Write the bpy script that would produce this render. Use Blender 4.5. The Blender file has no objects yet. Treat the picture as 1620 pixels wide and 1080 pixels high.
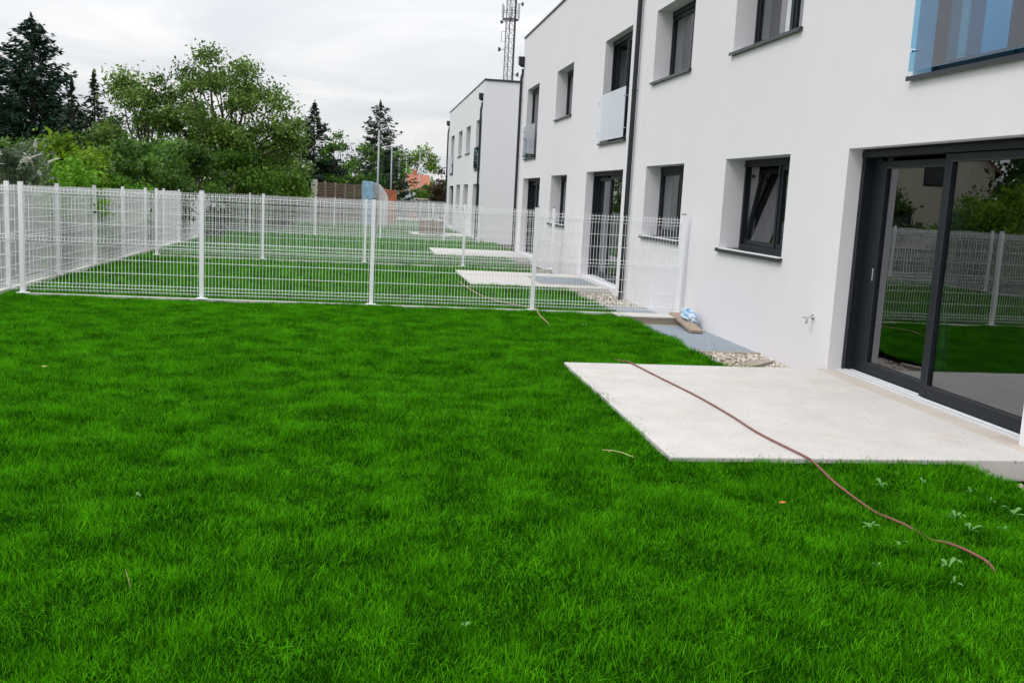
import bpy, math, random
import numpy as np
from mathutils import Vector, Matrix, noise
random.seed(7); rng = np.random.default_rng(7)
PI = math.pi
scene = bpy.context.scene
# ------------------------------------------------------------------ camera
H_CAM = 1.7613
cd = bpy.data.cameras.new('camera'); cam = bpy.data.objects.new('camera', cd)
scene.collection.objects.link(cam); scene.camera = cam
cd.sensor_width = 36.0; cd.lens = 36.0*1522.7/1620.0; cd.clip_start = .05; cd.clip_end = 3000
r_ = Vector((0.98798565, -0.14577419, 0.05132478)); u_ = Vector((-0.02845144, 0.15486248, 0.98752627))
f_ = Vector((0.15190412, 0.97712205, -0.14885442))
m = Matrix((r_, u_, -f_)).transposed().to_4x4(); m.translation = (0, 0, H_CAM)
cam.matrix_world = m
# ------------------------------------------------------------------ sky, overcast
SUN_EL, SUN_AZ = math.radians(52), math.radians(-115)      # azimuth from +Y, clockwise
world = bpy.data.worlds.new('World'); scene.world = world; world.use_nodes = True
wn, wl = world.node_tree.nodes, world.node_tree.links
wn.clear()
wout = wn.new('ShaderNodeOutputWorld'); bg = wn.new('ShaderNodeBackground'); bg.inputs['Strength'].default_value = 0.1
sky = wn.new('ShaderNodeTexSky'); sky.sky_type = 'NISHITA'; sky.sun_disc = False
sky.sun_elevation = SUN_EL; sky.sun_rotation = SUN_AZ; sky.altitude = 200; sky.air_density = 1.3; sky.dust_density = 2.0
tc = wn.new('ShaderNodeTexCoord'); sp = wn.new('ShaderNodeSeparateXYZ'); wl.new(tc.outputs['Generated'], sp.inputs[0])
def wmath(op, a, b=None, c=None):
    n = wn.new('ShaderNodeMath'); n.operation = op
    for i, v in enumerate((a, b, c)):
        if v is None: continue
        if isinstance(v, (int, float)): n.inputs[i].default_value = v
        else: wl.new(v, n.inputs[i])
    return n.outputs[0]
zc = wmath('MAXIMUM', sp.outputs['Z'], 0.0)
den = wmath('ADD', zc, 0.13)
px_ = wmath('DIVIDE', sp.outputs['X'], den); py_ = wmath('DIVIDE', sp.outputs['Y'], den)
cb = wn.new('ShaderNodeCombineXYZ'); wl.new(px_, cb.inputs[0]); wl.new(py_, cb.inputs[1])
n1 = wn.new('ShaderNodeTexNoise'); n1.inputs['Scale'].default_value = 0.85; n1.inputs['Detail'].default_value = 7; n1.inputs['Roughness'].default_value = .52; n1.inputs['Distortion'].default_value = .6
wl.new(cb.outputs[0], n1.inputs['Vector'])
cr = wn.new('ShaderNodeValToRGB'); wl.new(n1.outputs['Fac'], cr.inputs[0])
cr.color_ramp.elements[0].position = .30; cr.color_ramp.elements[0].color = (6.7, 7.0, 7.7, 1)
cr.color_ramp.elements[1].position = .68; cr.color_ramp.elements[1].color = (9.7, 9.6, 9.6, 1)
e = cr.color_ramp.elements.new(.5); e.color = (8.0, 8.15, 8.4, 1)
zen = wmath('MULTIPLY_ADD', zc, 1.15, 0.93)                # an overcast sky grows brighter towards the zenith
vm = wn.new('ShaderNodeVectorMath'); vm.operation = 'SCALE'; wl.new(cr.outputs[0], vm.inputs[0]); wl.new(zen, vm.inputs['Scale'])
mx = wn.new('ShaderNodeMix'); mx.data_type = 'RGBA'; mx.inputs['Factor'].default_value = .93
wl.new(sky.outputs[0], mx.inputs['A']); wl.new(vm.outputs[0], mx.inputs['B'])
wl.new(mx.outputs['Result'], bg.inputs['Color']); wl.new(bg.outputs[0], wout.inputs[0])
sun = bpy.data.lights.new('sun', 'SUN'); sun.energy = 1.15; sun.angle = math.radians(22); sun.color = (1, .97, .93)
so = bpy.data.objects.new('sun', sun); scene.collection.objects.link(so)
sd = Vector((math.sin(SUN_AZ)*math.cos(SUN_EL), math.cos(SUN_AZ)*math.cos(SUN_EL), math.sin(SUN_EL)))
so.rotation_euler = (-sd).to_track_quat('-Z', 'Y').to_euler(); so.location = (0, 0, 60)
scene.view_settings.view_transform = 'Standard'; scene.view_settings.look = 'None'
scene.view_settings.exposure = 0.05; scene.view_settings.gamma = 1.0; scene.view_settings.use_curve_mapping = False
scene.render.engine = 'CYCLES'
cy = scene.cycles; cy.max_bounces = 8; cy.diffuse_bounces = 4; cy.glossy_bounces = 4; cy.transmission_bounces = 4; cy.transparent_max_bounces = 12
cy.use_denoising = True; cy.sample_clamp_indirect = 6; cy.blur_glossy = .3

# ------------------------------------------------------------------ materials
def mat_base(name):
    m = bpy.data.materials.new(name); m.use_nodes = True
    nt = m.node_tree; return m, nt, nt.nodes, nt.links, nt.nodes['Principled BSDF']
def mat(name, col, rough=.6, metal=0., var=.12, scale=6., bump=0., bscale=60., spec=.5, stretch=None, var2=None, scale2=.6):
    """plain coloured material with two octaves of mottling and a fine bump"""
    m, nt, n, l, p = mat_base(name)
    tc = n.new('ShaderNodeTexCoord'); mp = n.new('ShaderNodeMapping'); l.new(tc.outputs['Object'], mp.inputs[0])
    if stretch: mp.inputs['Scale'].default_value = stretch
    a = n.new('ShaderNodeTexNoise'); a.inputs['Scale'].default_value = scale; a.inputs['Detail'].default_value = 6; l.new(mp.outputs[0], a.inputs['Vector'])
    b = n.new('ShaderNodeTexNoise'); b.inputs['Scale'].default_value = scale2; b.inputs['Detail'].default_value = 4; l.new(mp.outputs[0], b.inputs['Vector'])
    ad = n.new('ShaderNodeMath'); ad.operation = 'ADD'; l.new(a.outputs['Fac'], ad.inputs[0]); l.new(b.outputs['Fac'], ad.inputs[1])
    mr = n.new('ShaderNodeMapRange'); mr.inputs['From Min'].default_value = .6; mr.inputs['From Max'].default_value = 1.4; l.new(ad.outputs[0], mr.inputs[0])
    mr.inputs['To Min'].default_value = 1-var; mr.inputs['To Max'].default_value = 1+var
    v = n.new('ShaderNodeVectorMath'); v.operation = 'SCALE'; v.inputs[0].default_value = col[:3]; l.new(mr.outputs[0], v.inputs['Scale'])
    l.new(v.outputs[0], p.inputs['Base Color'])
    p.inputs['Roughness'].default_value = rough; p.inputs['Metallic'].default_value = metal; p.inputs['Specular IOR Level'].default_value = spec
    if bump:
        c = n.new('ShaderNodeTexNoise'); c.inputs['Scale'].default_value = bscale; c.inputs['Detail'].default_value = 4; l.new(mp.outputs[0], c.inputs['Vector'])
        bp = n.new('ShaderNodeBump'); bp.inputs['Strength'].default_value = bump; bp.inputs['Distance'].default_value = .01
        l.new(c.outputs['Fac'], bp.inputs['Height']); l.new(bp.outputs[0], p.inputs['Normal'])
    return m
def mat_leaf(name, dark, light, trans=.35, rough=.55, spec=.25):
    """leaf: colour picked per leaf from the 'tint' attribute, some light through the blade"""
    m, nt, n, l, p = mat_base(name)
    at = n.new('ShaderNodeAttribute'); at.attribute_name = 'tint'
    oi = n.new('ShaderNodeObjectInfo')
    ge = n.new('ShaderNodeNewGeometry')
    no = n.new('ShaderNodeTexNoise'); no.inputs['Scale'].default_value = 2.6; no.inputs['Detail'].default_value = 6; no.inputs['Roughness'].default_value = .62; l.new(ge.outputs['Position'], no.inputs['Vector'])
    s = n.new('ShaderNodeMath'); s.operation = 'MULTIPLY_ADD'; l.new(no.outputs['Fac'], s.inputs[0]); s.inputs[1].default_value = 2.0; s.inputs[2].default_value = -1.0
    a = n.new('ShaderNodeMath'); a.operation = 'ADD'; l.new(at.outputs['Fac'], a.inputs[0]); l.new(s.outputs[0], a.inputs[1])
    o2 = n.new('ShaderNodeMath'); o2.operation = 'MULTIPLY_ADD'; l.new(oi.outputs['Random'], o2.inputs[0]); o2.inputs[1].default_value = .44; o2.inputs[2].default_value = -.22
    a2 = n.new('ShaderNodeMath'); a2.operation = 'ADD'; a2.use_clamp = True; l.new(a.outputs[0], a2.inputs[0]); l.new(o2.outputs[0], a2.inputs[1])
    mx = n.new('ShaderNodeMix'); mx.data_type = 'RGBA'; mx.inputs['A'].default_value = (*dark, 1); mx.inputs['B'].default_value = (*light, 1)
    l.new(a2.outputs[0], mx.inputs['Factor'])
    l.new(mx.outputs['Result'], p.inputs['Base Color']); p.inputs['Roughness'].default_value = rough; p.inputs['Specular IOR Level'].default_value = spec
    tr = n.new('ShaderNodeBsdfTranslucent'); l.new(mx.outputs['Result'], tr.inputs[0])
    ms = n.new('ShaderNodeMixShader'); ms.inputs[0].default_value = trans
    l.new(p.outputs[0], ms.inputs[1]); l.new(tr.outputs[0], ms.inputs[2]); l.new(ms.outputs[0], n['Material Output'].inputs[0])
    return m
def mat_glass(name, tint, ior=1.75, haze=0.):
    m, nt, n, l, p = mat_base(name); n.remove(p)
    t = n.new('ShaderNodeBsdfTransparent'); t.inputs[0].default_value = (*tint, 1)
    g = n.new('ShaderNodeBsdfGlossy'); g.inputs['Roughness'].default_value = 0.0; g.inputs['Color'].default_value = (.95, .97, 1, 1)
    f = n.new('ShaderNodeFresnel'); f.inputs['IOR'].default_value = ior
    # front and back of the thin pane reflect alike
    ge = n.new('ShaderNodeNewGeometry'); tc = n.new('ShaderNodeTexCoord')
    iv = n.new('ShaderNodeMath'); iv.operation = 'SUBTRACT'; iv.inputs[0].default_value = 1; l.new(ge.outputs['Backfacing'], iv.inputs[1])
    fm = n.new('ShaderNodeMath'); fm.operation = 'MULTIPLY'; l.new(f.outputs[0], fm.inputs[0]); l.new(iv.outputs[0], fm.inputs[1])
    no = n.new('ShaderNodeTexNoise'); no.inputs['Scale'].default_value = 1.3; no.inputs['Detail'].default_value = 1; l.new(tc.outputs['Object'], no.inputs['Vector'])
    bp = n.new('ShaderNodeBump'); bp.inputs['Strength'].default_value = .04; bp.inputs['Distance'].default_value = .02; l.new(no.outputs['Fac'], bp.inputs['Height'])
    l.new(bp.outputs[0], g.inputs['Normal'])
    ms = n.new('ShaderNodeMixShader'); l.new(fm.outputs[0], ms.inputs[0]); l.new(t.outputs[0], ms.inputs[1]); l.new(g.outputs[0], ms.inputs[2])
    out = ms
    if haze:
        d = n.new('ShaderNodeBsdfDiffuse'); d.inputs[0].default_value = (.78, .82, .88, 1)
        m2 = n.new('ShaderNodeMixShader'); m2.inputs[0].default_value = haze; l.new(ms.outputs[0], m2.inputs[1]); l.new(d.outputs[0], m2.inputs[2]); out = m2
    l.new(out.outputs[0], n['Material Output'].inputs[0])
    return m
M = {}
M['render'] = mat('render_plaster', (.785, .768, .795), .85, var=.022, scale=2.2, bump=.28, bscale=140, spec=.2, scale2=.35)
M['render2'] = mat('render_plaster_far', (.79, .79, .81), .85, var=.022, scale=2.0, bump=.2, bscale=90, spec=.2, scale2=.3)
M['inner'] = mat('inner_darkened_plaster', (.05, .05, .05), .9)  # blackened to stand in for the dark of the rooms behind the glass
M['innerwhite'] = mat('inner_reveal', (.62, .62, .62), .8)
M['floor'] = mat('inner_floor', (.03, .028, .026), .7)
M['anthracite'] = mat('anthracite_frame', (.011, .014, .019), .5, var=.1, scale=14, spec=.3)
M['pipe'] = mat('anthracite_zinc', (.018, .021, .026), .45, metal=.2, var=.15)
M['sill'] = mat('sill_metal', (.03, .035, .04), .35, metal=.3, var=.15)
M['coping'] = mat('coping_metal', (.03, .045, .042), .4, metal=.3)
M['alu'] = mat('threshold_aluminium', (.72, .74, .76), .42, metal=.25, var=.1, scale=12)
M['chrome'] = mat('chrome', (.7, .7, .72), .18, metal=1., var=.1)
M['white'] = mat('white_powder_coat', (.90, .90, .92), .45, var=.04, scale=5)
M['cap'] = mat('dark_cap', (.03, .03, .035), .6)
M['glass'] = mat_glass('window_glass', (.88, .91, .91), 2.6)
M['glassblue'] = mat_glass('blue_tinted_glass', (.36, .70, .86), 2.0)
M['glassteal'] = mat_glass('dark_teal_glass', (.10, .34, .42), 1.45)
M['glassfilm'] = mat_glass('filmed_glass', (.9, .93, .96), 1.8, haze=.55)
M['green_rubber'] = mat('gasket', (.02, .02, .022), .7)
M['soil'] = mat('soil', (.07, .052, .035), .95, var=.3, scale=14, bump=.5, bscale=40)
M['turf'] = mat('turf_base', (.006, .035, .001), 1., var=.3, scale=10, spec=0)
M['gravelground'] = mat('crushed_stone_ground', (.5, .47, .43), .95, var=.15, scale=1.5, bump=.5, bscale=30)
M['timber'] = mat('weathered_timber', (.36, .28, .21), .85, var=.3, scale=18, stretch=(1, 1, 1), bump=.3, bscale=80)
M['timber2'] = mat('grey_timber', (.34, .29, .24), .85, var=.3, scale=16, bump=.3, bscale=80)
M['brown'] = mat('brown_slats', (.16, .10, .06), .8, var=.3, scale=9)
M['hose'] = mat('hose_rubber', (.22, .075, .055), .45, var=.25, scale=9)
M['hosefar'] = mat('hose_sunbleached', (.42, .27, .17), .6, var=.25, scale=9)
M['galv'] = mat('galvanised_steel', (.52, .58, .64), .5, metal=.25, var=.18, scale=10)
M['pole'] = mat('grey_lamp_pole', (.33, .36, .40), .5, metal=.2)
M['mast'] = mat('mast_steel', (.23, .24, .25), .6, metal=.3)
M['mastdark'] = mat('mast_cable', (.06, .06, .065), .7)
M['bark'] = mat('bark', (.07, .052, .038), .95, var=.35, scale=12, bump=.6, bscale=30)
M['rooftile'] = mat('orange_roof_tiles', (.40, .15, .09), .8, var=.2, scale=3)
M['darkroof'] = mat('brown_roof_tiles', (.16, .06, .04), .8, var=.2, scale=3)
M['cream'] = mat('cream_plaster', (.56, .50, .40), .9, var=.06)
M['orangebrick'] = mat('orange_brick_pack', (.42, .13, .07), .8, var=.2, scale=6)
M['bluewrap'] = mat('blue_wrap', (.30, .50, .66), .35, var=.35, scale=5)
M['whitewrap'] = mat('white_wrap', (.78, .72, .74), .4, var=.12, scale=3)
M['darkcar'] = mat('dark_paint', (.03, .034, .04), .3)
M['silver'] = mat('pale_metal', (.5, .54, .57), .4, metal=.3)
M['tan'] = mat('tan_boards', (.62, .52, .42), .8)
M['tyre'] = mat('tyre_rubber', (.02, .02, .02), .85)
M['bag1'] = mat('pale_plastic', (.62, .72, .80), .25, var=.25, scale=22)
M['bag2'] = mat('blue_plastic', (.12, .34, .62), .3, var=.2, scale=25)
M['petal'] = mat('white_blossom', (.80, .76, .70), .7, var=.1)
M['straw'] = mat('straw', (.55, .48, .22), .8)
M['orangeleaf'] = mat('orange_leaf', (.55, .20, .03), .7)
M['weed'] = mat('weed_leaf', (.10, .27, .045), .6, var=.2, scale=40)

# concrete: pale, blotched, a few rusty stains and dark specks
def mat_concrete(name, col, stain=.5):
    m, nt, n, l, p = mat_base(name)
    tc = n.new('ShaderNodeTexCoord')
    def nz(s, d=6, r=.6):
        x = n.new('ShaderNodeTexNoise'); x.inputs['Scale'].default_value = s; x.inputs['Detail'].default_value = d; x.inputs['Roughness'].default_value = r
        l.new(tc.outputs['Object'], x.inputs['Vector']); return x.outputs['Fac']
    def ramp(f, a, b, c0, c1):
        x = n.new('ShaderNodeMapRange'); l.new(f, x.inputs[0]); x.inputs[1].default_value = a; x.inputs[2].default_value = b; x.inputs[3].default_value = c0; x.inputs[4].default_value = c1; return x.outputs[0]
    base = ramp(nz(2.2, 8, .68), .3, .7, .90, 1.07); fine = ramp(nz(60, 3), .3, .7, .95, 1.04); speck = ramp(nz(24, 2), .28, .35, .55, 1.)
    mu = n.new('ShaderNodeMath'); mu.operation = 'MULTIPLY'; l.new(base, mu.inputs[0]); l.new(fine, mu.inputs[1])
    mu2 = n.new('ShaderNodeMath'); mu2.operation = 'MULTIPLY'; l.new(mu.outputs[0], mu2.inputs[0]); l.new(speck, mu2.inputs[1])
    mx = n.new('ShaderNodeMix'); mx.data_type = 'RGBA'; mx.inputs['A'].default_value = (*col, 1); mx.inputs['B'].default_value = (col[0]*.92, col[1]*.80, col[2]*.66, 1)
    l.new(ramp(nz(1.4, 8, .7), .56, .78, 0, stain), mx.inputs['Factor'])
    v = n.new('ShaderNodeVectorMath'); v.operation = 'SCALE'; l.new(mx.outputs['Result'], v.inputs[0]); l.new(mu2.outputs[0], v.inputs['Scale'])
    l.new(v.outputs[0], p.inputs['Base Color']); p.inputs['Roughness'].default_value = .9; p.inputs['Specular IOR Level'].default_value = .25
    bp = n.new('ShaderNodeBump'); bp.inputs['Strength'].default_value = .35; bp.inputs['Distance'].default_value = .006
    l.new(nz(70, 5, .7), bp.inputs['Height']); l.new(bp.outputs[0], p.inputs['Normal'])
    return m
M['concrete'] = mat_concrete('patio_concrete', (.60, .575, .545), .8)
M['concretestain'] = mat_concrete('threshold_concrete', (.56, .50, .44), 1.)
M['kerb'] = mat_concrete('kerb_concrete', (.62, .61, .56), .3)
M['mortar'] = mat_concrete('shaded_brown_mortar', (.40, .34, .27), 1.)  # mortar brown, with the shade of the step's front put into it
M['oldconcrete'] = mat_concrete('damp_concrete', (.36, .325, .26), .8)

L_grass = mat_leaf('grass_blades', (.002, .045, .001), (.125, .52, .006), trans=.36, rough=.6, spec=.03)

# ------------------------------------------------------------------ builders
def link(o): scene.collection.objects.link(o); return o
def thing(name, label, cat, loc=(0, 0, 0), group=None, rotz=0.):
    o = link(bpy.data.objects.new(name, None)); o.location = loc; o.rotation_euler = (0, 0, rotz); o.empty_display_size = .2
    o['label'] = label; o['category'] = cat
    if group: o['group'] = group
    return o
def tag(o, label, cat, group=None, kind=None):
    if label: o['label'] = label
    if cat: o['category'] = cat
    if group: o['group'] = group
    if kind: o['kind'] = kind
    return o
class MB:
    def __init__(s): s.v = []; s.f = []; s.m = []; s.mats = []
    def add(s, vs, fs, mi=0):
        k = len(s.v); s.v += [tuple(x) for x in vs]; s.f += [tuple(i+k for i in f) for f in fs]; s.m += [mi]*len(fs); return s
    def box(s, x0, x1, y0, y1, z0, z1, mi=0):
        vs = [(x, y, z) for z in (z0, z1) for y in (y0, y1) for x in (x0, x1)]
        return s.add(vs, [(0, 2, 3, 1), (4, 5, 7, 6), (0, 1, 5, 4), (2, 6, 7, 3), (0, 4, 6, 2), (1, 3, 7, 5)], mi)
    def quad(s, a, b, c, d, mi=0): return s.add((a, b, c, d), [(0, 1, 2, 3)], mi)
    def tube(s, pts, rad, n=8, mi=0, cap=True):
        pts = [Vector(p) for p in pts]; rad = rad if isinstance(rad, (list, tuple)) else [rad]*len(pts)
        vs = []; prev = None
        for i, p in enumerate(pts):
            d = (pts[min(i+1, len(pts)-1)]-pts[max(i-1, 0)]).normalized()
            if prev is None:
                a = Vector((0, 0, 1)) if abs(d.z) < .9 else Vector((1, 0, 0)); x = d.cross(a).normalized()
            else: x = (prev - d*prev.dot(d)).normalized()
            prev = x; y = d.cross(x)
            for k in range(n):
                t = 2*PI*k/n + PI/n; vs.append(p+(x*math.cos(t)+y*math.sin(t))*rad[i])
        fs = [(i*n+k, i*n+(k+1) % n, (i+1)*n+(k+1) % n, (i+1)*n+k) for i in range(len(pts)-1) for k in range(n)]
        if cap: fs += [tuple(range(n-1, -1, -1)), tuple(range((len(pts)-1)*n, len(pts)*n))]
        return s.add(vs, fs, mi)
    def build(s, name, mats, parent=None, smooth=False, world=True, bevel=0.):
        o0 = Vector((0, 0, 0))
        if parent is not None and world:
            q = parent
            while q: o0 += q.location; q = q.parent
        me = bpy.data.meshes.new(name)
        me.from_pydata([tuple(Vector(v)-o0) for v in s.v] if world else s.v, [], s.f)
        mats = mats if isinstance(mats, (list, tuple)) else [mats]
        for q in mats: me.materials.append(q)
        if len(mats) > 1: me.polygons.foreach_set('material_index', s.m)
        if smooth: me.polygons.foreach_set('use_smooth', [True]*len(me.polygons))
        me.update()
        o = link(bpy.data.objects.new(name, me)); o.parent = parent
        if bevel:
            b = o.modifiers.new('bevel', 'BEVEL'); b.width = bevel; b.segments = 2; b.limit_method = 'ANGLE'
        return o
def np_mesh(name, V, F, mats, parent=None, tint=None, origin=None, smooth=False):
    """V (n,3), F (m,k) arrays of one face size"""
    me = bpy.data.meshes.new(name); n, mF, k = len(V), len(F), F.shape[1]
    if origin is not None: V = V-np.array(origin)
    me.vertices.add(n); me.vertices.foreach_set('co', V.astype(np.float32).ravel())
    me.loops.add(mF*k); me.loops.foreach_set('vertex_index', F.astype(np.int32).ravel())
    me.polygons.add(mF); me.polygons.foreach_set('loop_start', np.arange(0, mF*k, k, dtype=np.int32))
    me.polygons.foreach_set('loop_total', np.full(mF, k, dtype=np.int32))
    if smooth: me.polygons.foreach_set('use_smooth', np.ones(mF, dtype=bool))
    me.materials.append(mats); me.update(calc_edges=True)
    if tint is not None:
        a = me.attributes.new('tint', 'FLOAT', 'POINT'); a.data.foreach_set('value', tint.astype(np.float32))
    o = link(bpy.data.objects.new(name, me)); o.parent = parent
    return o
def copy_part(o, parent, loc=None, rot=None):
    c = o.copy(); link(c); c.parent = parent
    if loc is not None: c.location = loc
    if rot is not None: c.rotation_euler = rot
    return c

# ------------------------------------------------------------------ ground
W = 5.109
def g(Y): return -.01*max(0., min(Y, 64)-14.)
def sheet(name, xs, ys, zf, material):
    V = np.array([(x, y, zf(x, y)) for y in ys for x in xs]); nx = len(xs)
    F = np.array([(j*nx+i, j*nx+i+1, (j+1)*nx+i+1, (j+1)*nx+i) for j in range(len(ys)-1) for i in range(nx-1)])
    return np_mesh(name, V, F, material, smooth=True)
xs = [-900, -300, -100, -40, -20, -8, -6, 0, 4, 5, 10, 20, 60, 200, 900]
ys = [-300, -60, -10, 0, 5, 10, 14, 20, 26, 32, 38, 44, 50, 56, 62, 64, 70, 90, 130, 250, 600, 1500]
tag(sheet('ground', xs, ys, lambda x, y: g(y)-.16, M['soil']), None, None, kind='structure')
tag(sheet('gravel_yard', [-12, -3, 8, 30], [66, 80, 110, 170], lambda x, y: g(y)-.07, M['gravelground']), None, None, kind='structure')

# lawns: turf with real blades
def lawn_z(x, y):
    z = g(y)-(.018 if y < 14.9 else .03)+.03*noise.noise((x*.6, y*.7, 0))+.022*noise.noise((x*2.1+9, y*2.6, 3))
    if y < 14.9:
        z += .020*noise.noise((x*4.3+3, y*5.1, 7))
        d = math.hypot(max(2.12-x, 0), max(6.22-y, y-9.95, 0))      # turf swells up against the slab
        if x < 4.4: z = z*(1-.7*max(0, 1-d/.35))+.012*max(0, 1-d/.35)
    return z
SLABS = [(2.12, 4.98, 6.22, 9.95, .04), (2.12, 5.05, 19.6, 23.1, -.055), (2.12, 5.05, 30.0, 33.4, -.13), (2.12, 4.95, 47.2, 50.6, -.33)]
def lawn_mesh(y0, y1, xl, xr, step, holes):
    xsn = sorted(set(list(np.arange(xl, xr, step).round(3))+[xr]+[h[0]+.02 for h in holes]))
    ysn = sorted(set(list(np.arange(y0, y1, step).round(3))+[y1]+[h[k] for h in holes for k in (2, 3)]))
    V, F, idx = [], [], {}
    def vi(x, y):
        if (x, y) not in idx: idx[(x, y)] = len(V); V.append((x, y, lawn_z(x, y)))
        return idx[(x, y)]
    for j in range(len(ysn)-1):
        for i in range(len(xsn)-1):
            cx, cy = (xsn[i]+xsn[i+1])/2, (ysn[j]+ysn[j+1])/2
            if any(h[0] < cx < 6 and h[2] < cy < h[3] for h in holes): continue
            if cy < -1 and False: continue
            if 10 < cy < 34 and cx > 4.08: continue
            F.append((vi(xsn[i], ysn[j]), vi(xsn[i+1], ysn[j]), vi(xsn[i+1], ysn[j+1]), vi(xsn[i], ysn[j+1])))
    return np.array(V), np.array(F)
# blades: six tufts that geometry nodes scatter over the turf
def tuft(nb, spread, hmin, hmax, w, seed):
    r = np.random.default_rng(seed); V = []; F = []; T = []
    for b in range(nb):
        a = r.uniform(0, 2*PI); d = spread*math.sqrt(r.uniform()); x, y = d*math.cos(a), d*math.sin(a)
        h = r.uniform(hmin, hmax); la = r.uniform(0, 2*PI); lean = abs(r.normal(0, .6))*h+.1*h; ww = w*r.uniform(.5, 1.55)
        fa = la+PI/2+r.normal(0, .5); sx, sy = math.cos(fa), math.sin(fa); k = len(V); t = r.uniform(.0, 1.0)
        if r.uniform() < .02: t = 1.35
        for q, (s, wd) in enumerate(((0, 1), (.38, .9), (.72, .6), (1, 0))):
            cx = x+math.cos(la)*lean*s**1.9; cy = y+math.sin(la)*lean*s**1.9; cz = h*(s-.12*s*s*(lean/h)*2)-.006
            if wd: V += [(cx-sx*ww*wd/2, cy-sy*ww*wd/2, cz), (cx+sx*ww*wd/2, cy+sy*ww*wd/2, cz)]; T += [t, t]
            else: V.append((cx, cy, cz)); T.append(t+.1)
        F += [(k, k+1, k+3, k+2), (k+2, k+3, k+5, k+4), (k+4, k+5, k+6, k+6)]
    return np.array(V), F, np.array(T)
protos = bpy.data.collections.new('grass_tufts')
for i in range(6):
    V, F, T = tuft(34, .07, .019, .052, .0025, 40+i)
    me = bpy.data.meshes.new('grass_tuft'); me.from_pydata([tuple(v) for v in V], [], [tuple(dict.fromkeys(f)) for f in F]); me.materials.append(L_grass)
    a = me.attributes.new('tint', 'FLOAT', 'POINT'); a.data.foreach_set('value', T.astype(np.float32))
    protos.objects.link(bpy.data.objects.new('grass_tuft', me))
def grass_nodes(dens, smin, smax, seed):
    ng = bpy.data.node_groups.new('grass_scatter', 'GeometryNodeTree')
    ng.interface.new_socket('Geometry', in_out='INPUT', socket_type='NodeSocketGeometry'); ng.interface.new_socket('Geometry', in_out='OUTPUT', socket_type='NodeSocketGeometry')
    n, l = ng.nodes, ng.links
    gi = n.new('NodeGroupInput'); go = n.new('NodeGroupOutput')
    pos = n.new('GeometryNodeInputPosition')
    nz = n.new('ShaderNodeTexNoise'); nz.inputs['Scale'].default_value = 1.7; nz.inputs['Detail'].default_value = 3; l.new(pos.outputs[0], nz.inputs['Vector'])
    d = n.new('GeometryNodeDistributePointsOnFaces'); d.inputs['Seed'].default_value = seed
    md = n.new('ShaderNodeMapRange'); md.inputs[1].default_value = .35; md.inputs[2].default_value = .65; md.inputs[3].default_value = dens*.8; md.inputs[4].default_value = dens*1.15
    l.new(nz.outputs['Fac'], md.inputs[0]); l.new(md.outputs[0], d.inputs['Density']); l.new(gi.outputs[0], d.inputs['Mesh'])
    ci = n.new('GeometryNodeCollectionInfo'); ci.inputs['Collection'].default_value = protos; ci.inputs['Separate Children'].default_value = True; ci.inputs['Reset Children'].default_value = True
    ip = n.new('GeometryNodeInstanceOnPoints'); ip.inputs['Pick Instance'].default_value = True
    l.new(d.outputs['Points'], ip.inputs['Points']); l.new(ci.outputs[0], ip.inputs['Instance'])
    rv = n.new('FunctionNodeRandomValue'); rv.data_type = 'FLOAT_VECTOR'; rv.inputs[0].default_value = (-.25, -.25, 0); rv.inputs[1].default_value = (.25, .25, 6.283); l.new(rv.outputs[0], ip.inputs['Rotation'])
    rs = n.new('FunctionNodeRandomValue'); rs.data_type = 'FLOAT'; rs.inputs[2].default_value = smin; rs.inputs[3].default_value = smax; rs.inputs['Seed'].default_value = 5
    nz2 = n.new('ShaderNodeTexNoise'); nz2.inputs['Scale'].default_value = 2.6; nz2.inputs['Detail'].default_value = 5; nz2.inputs['Roughness'].default_value = .6
    vm = n.new('ShaderNodeVectorMath'); vm.operation = 'MULTIPLY'; vm.inputs[1].default_value = (.8, 1.25, 1); l.new(pos.outputs[0], vm.inputs[0]); l.new(vm.outputs[0], nz2.inputs['Vector'])
    ms = n.new('ShaderNodeMapRange'); ms.inputs[1].default_value = .34; ms.inputs[2].default_value = .66; ms.inputs[3].default_value = .45; ms.inputs[4].default_value = 1.65; l.new(nz2.outputs['Fac'], ms.inputs[0])
    mu = n.new('ShaderNodeMath'); mu.operation = 'MULTIPLY'; l.new(rs.outputs[1], mu.inputs[0]); l.new(ms.outputs[0], mu.inputs[1])
    cx = n.new('ShaderNodeCombineXYZ'); l.new(rs.outputs[1], cx.inputs[0]); l.new(rs.outputs[1], cx.inputs[1]); l.new(mu.outputs[0], cx.inputs[2]); l.new(cx.outputs[0], ip.inputs['Scale'])
    j = n.new('GeometryNodeJoinGeometry'); l.new(gi.outputs[0], j.inputs[0]); l.new(ip.outputs[0], j.inputs[0]); l.new(j.outputs[0], go.inputs[0])
    return ng
FXL = -5.29
def fence_x(Y): return FXL-.028*(Y-15.44)
lawns = [(1.2, 14.86, -5.2, 4.42, .11, [SLABS[0]], 560, .80, 1.2), (14.98, 24.5, -5.5, 4.2, .3, [SLABS[1]], 150, 1.1, 1.5),
         (24.7, 41.3, -5.7, 5.4, .5, [SLABS[2]], 55, 1.5, 2.0), (41.5, 63.5, -6.6, 5.04, .8, [SLABS[3]], 22, 2.2, 3.0)]
for i, (y0, y1, xl, xr, st, holes, dens, s0, s1) in enumerate(lawns):
    V, F = lawn_mesh(y0, y1, xl, xr, st, holes)
    o = np_mesh('lawn_grass', V, F, M['turf'], smooth=True); tag(o, None, None, kind='stuff')
    md = o.modifiers.new('blades', 'NODES'); md.node_group = grass_nodes(dens, s0, s1, 3+i)
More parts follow.
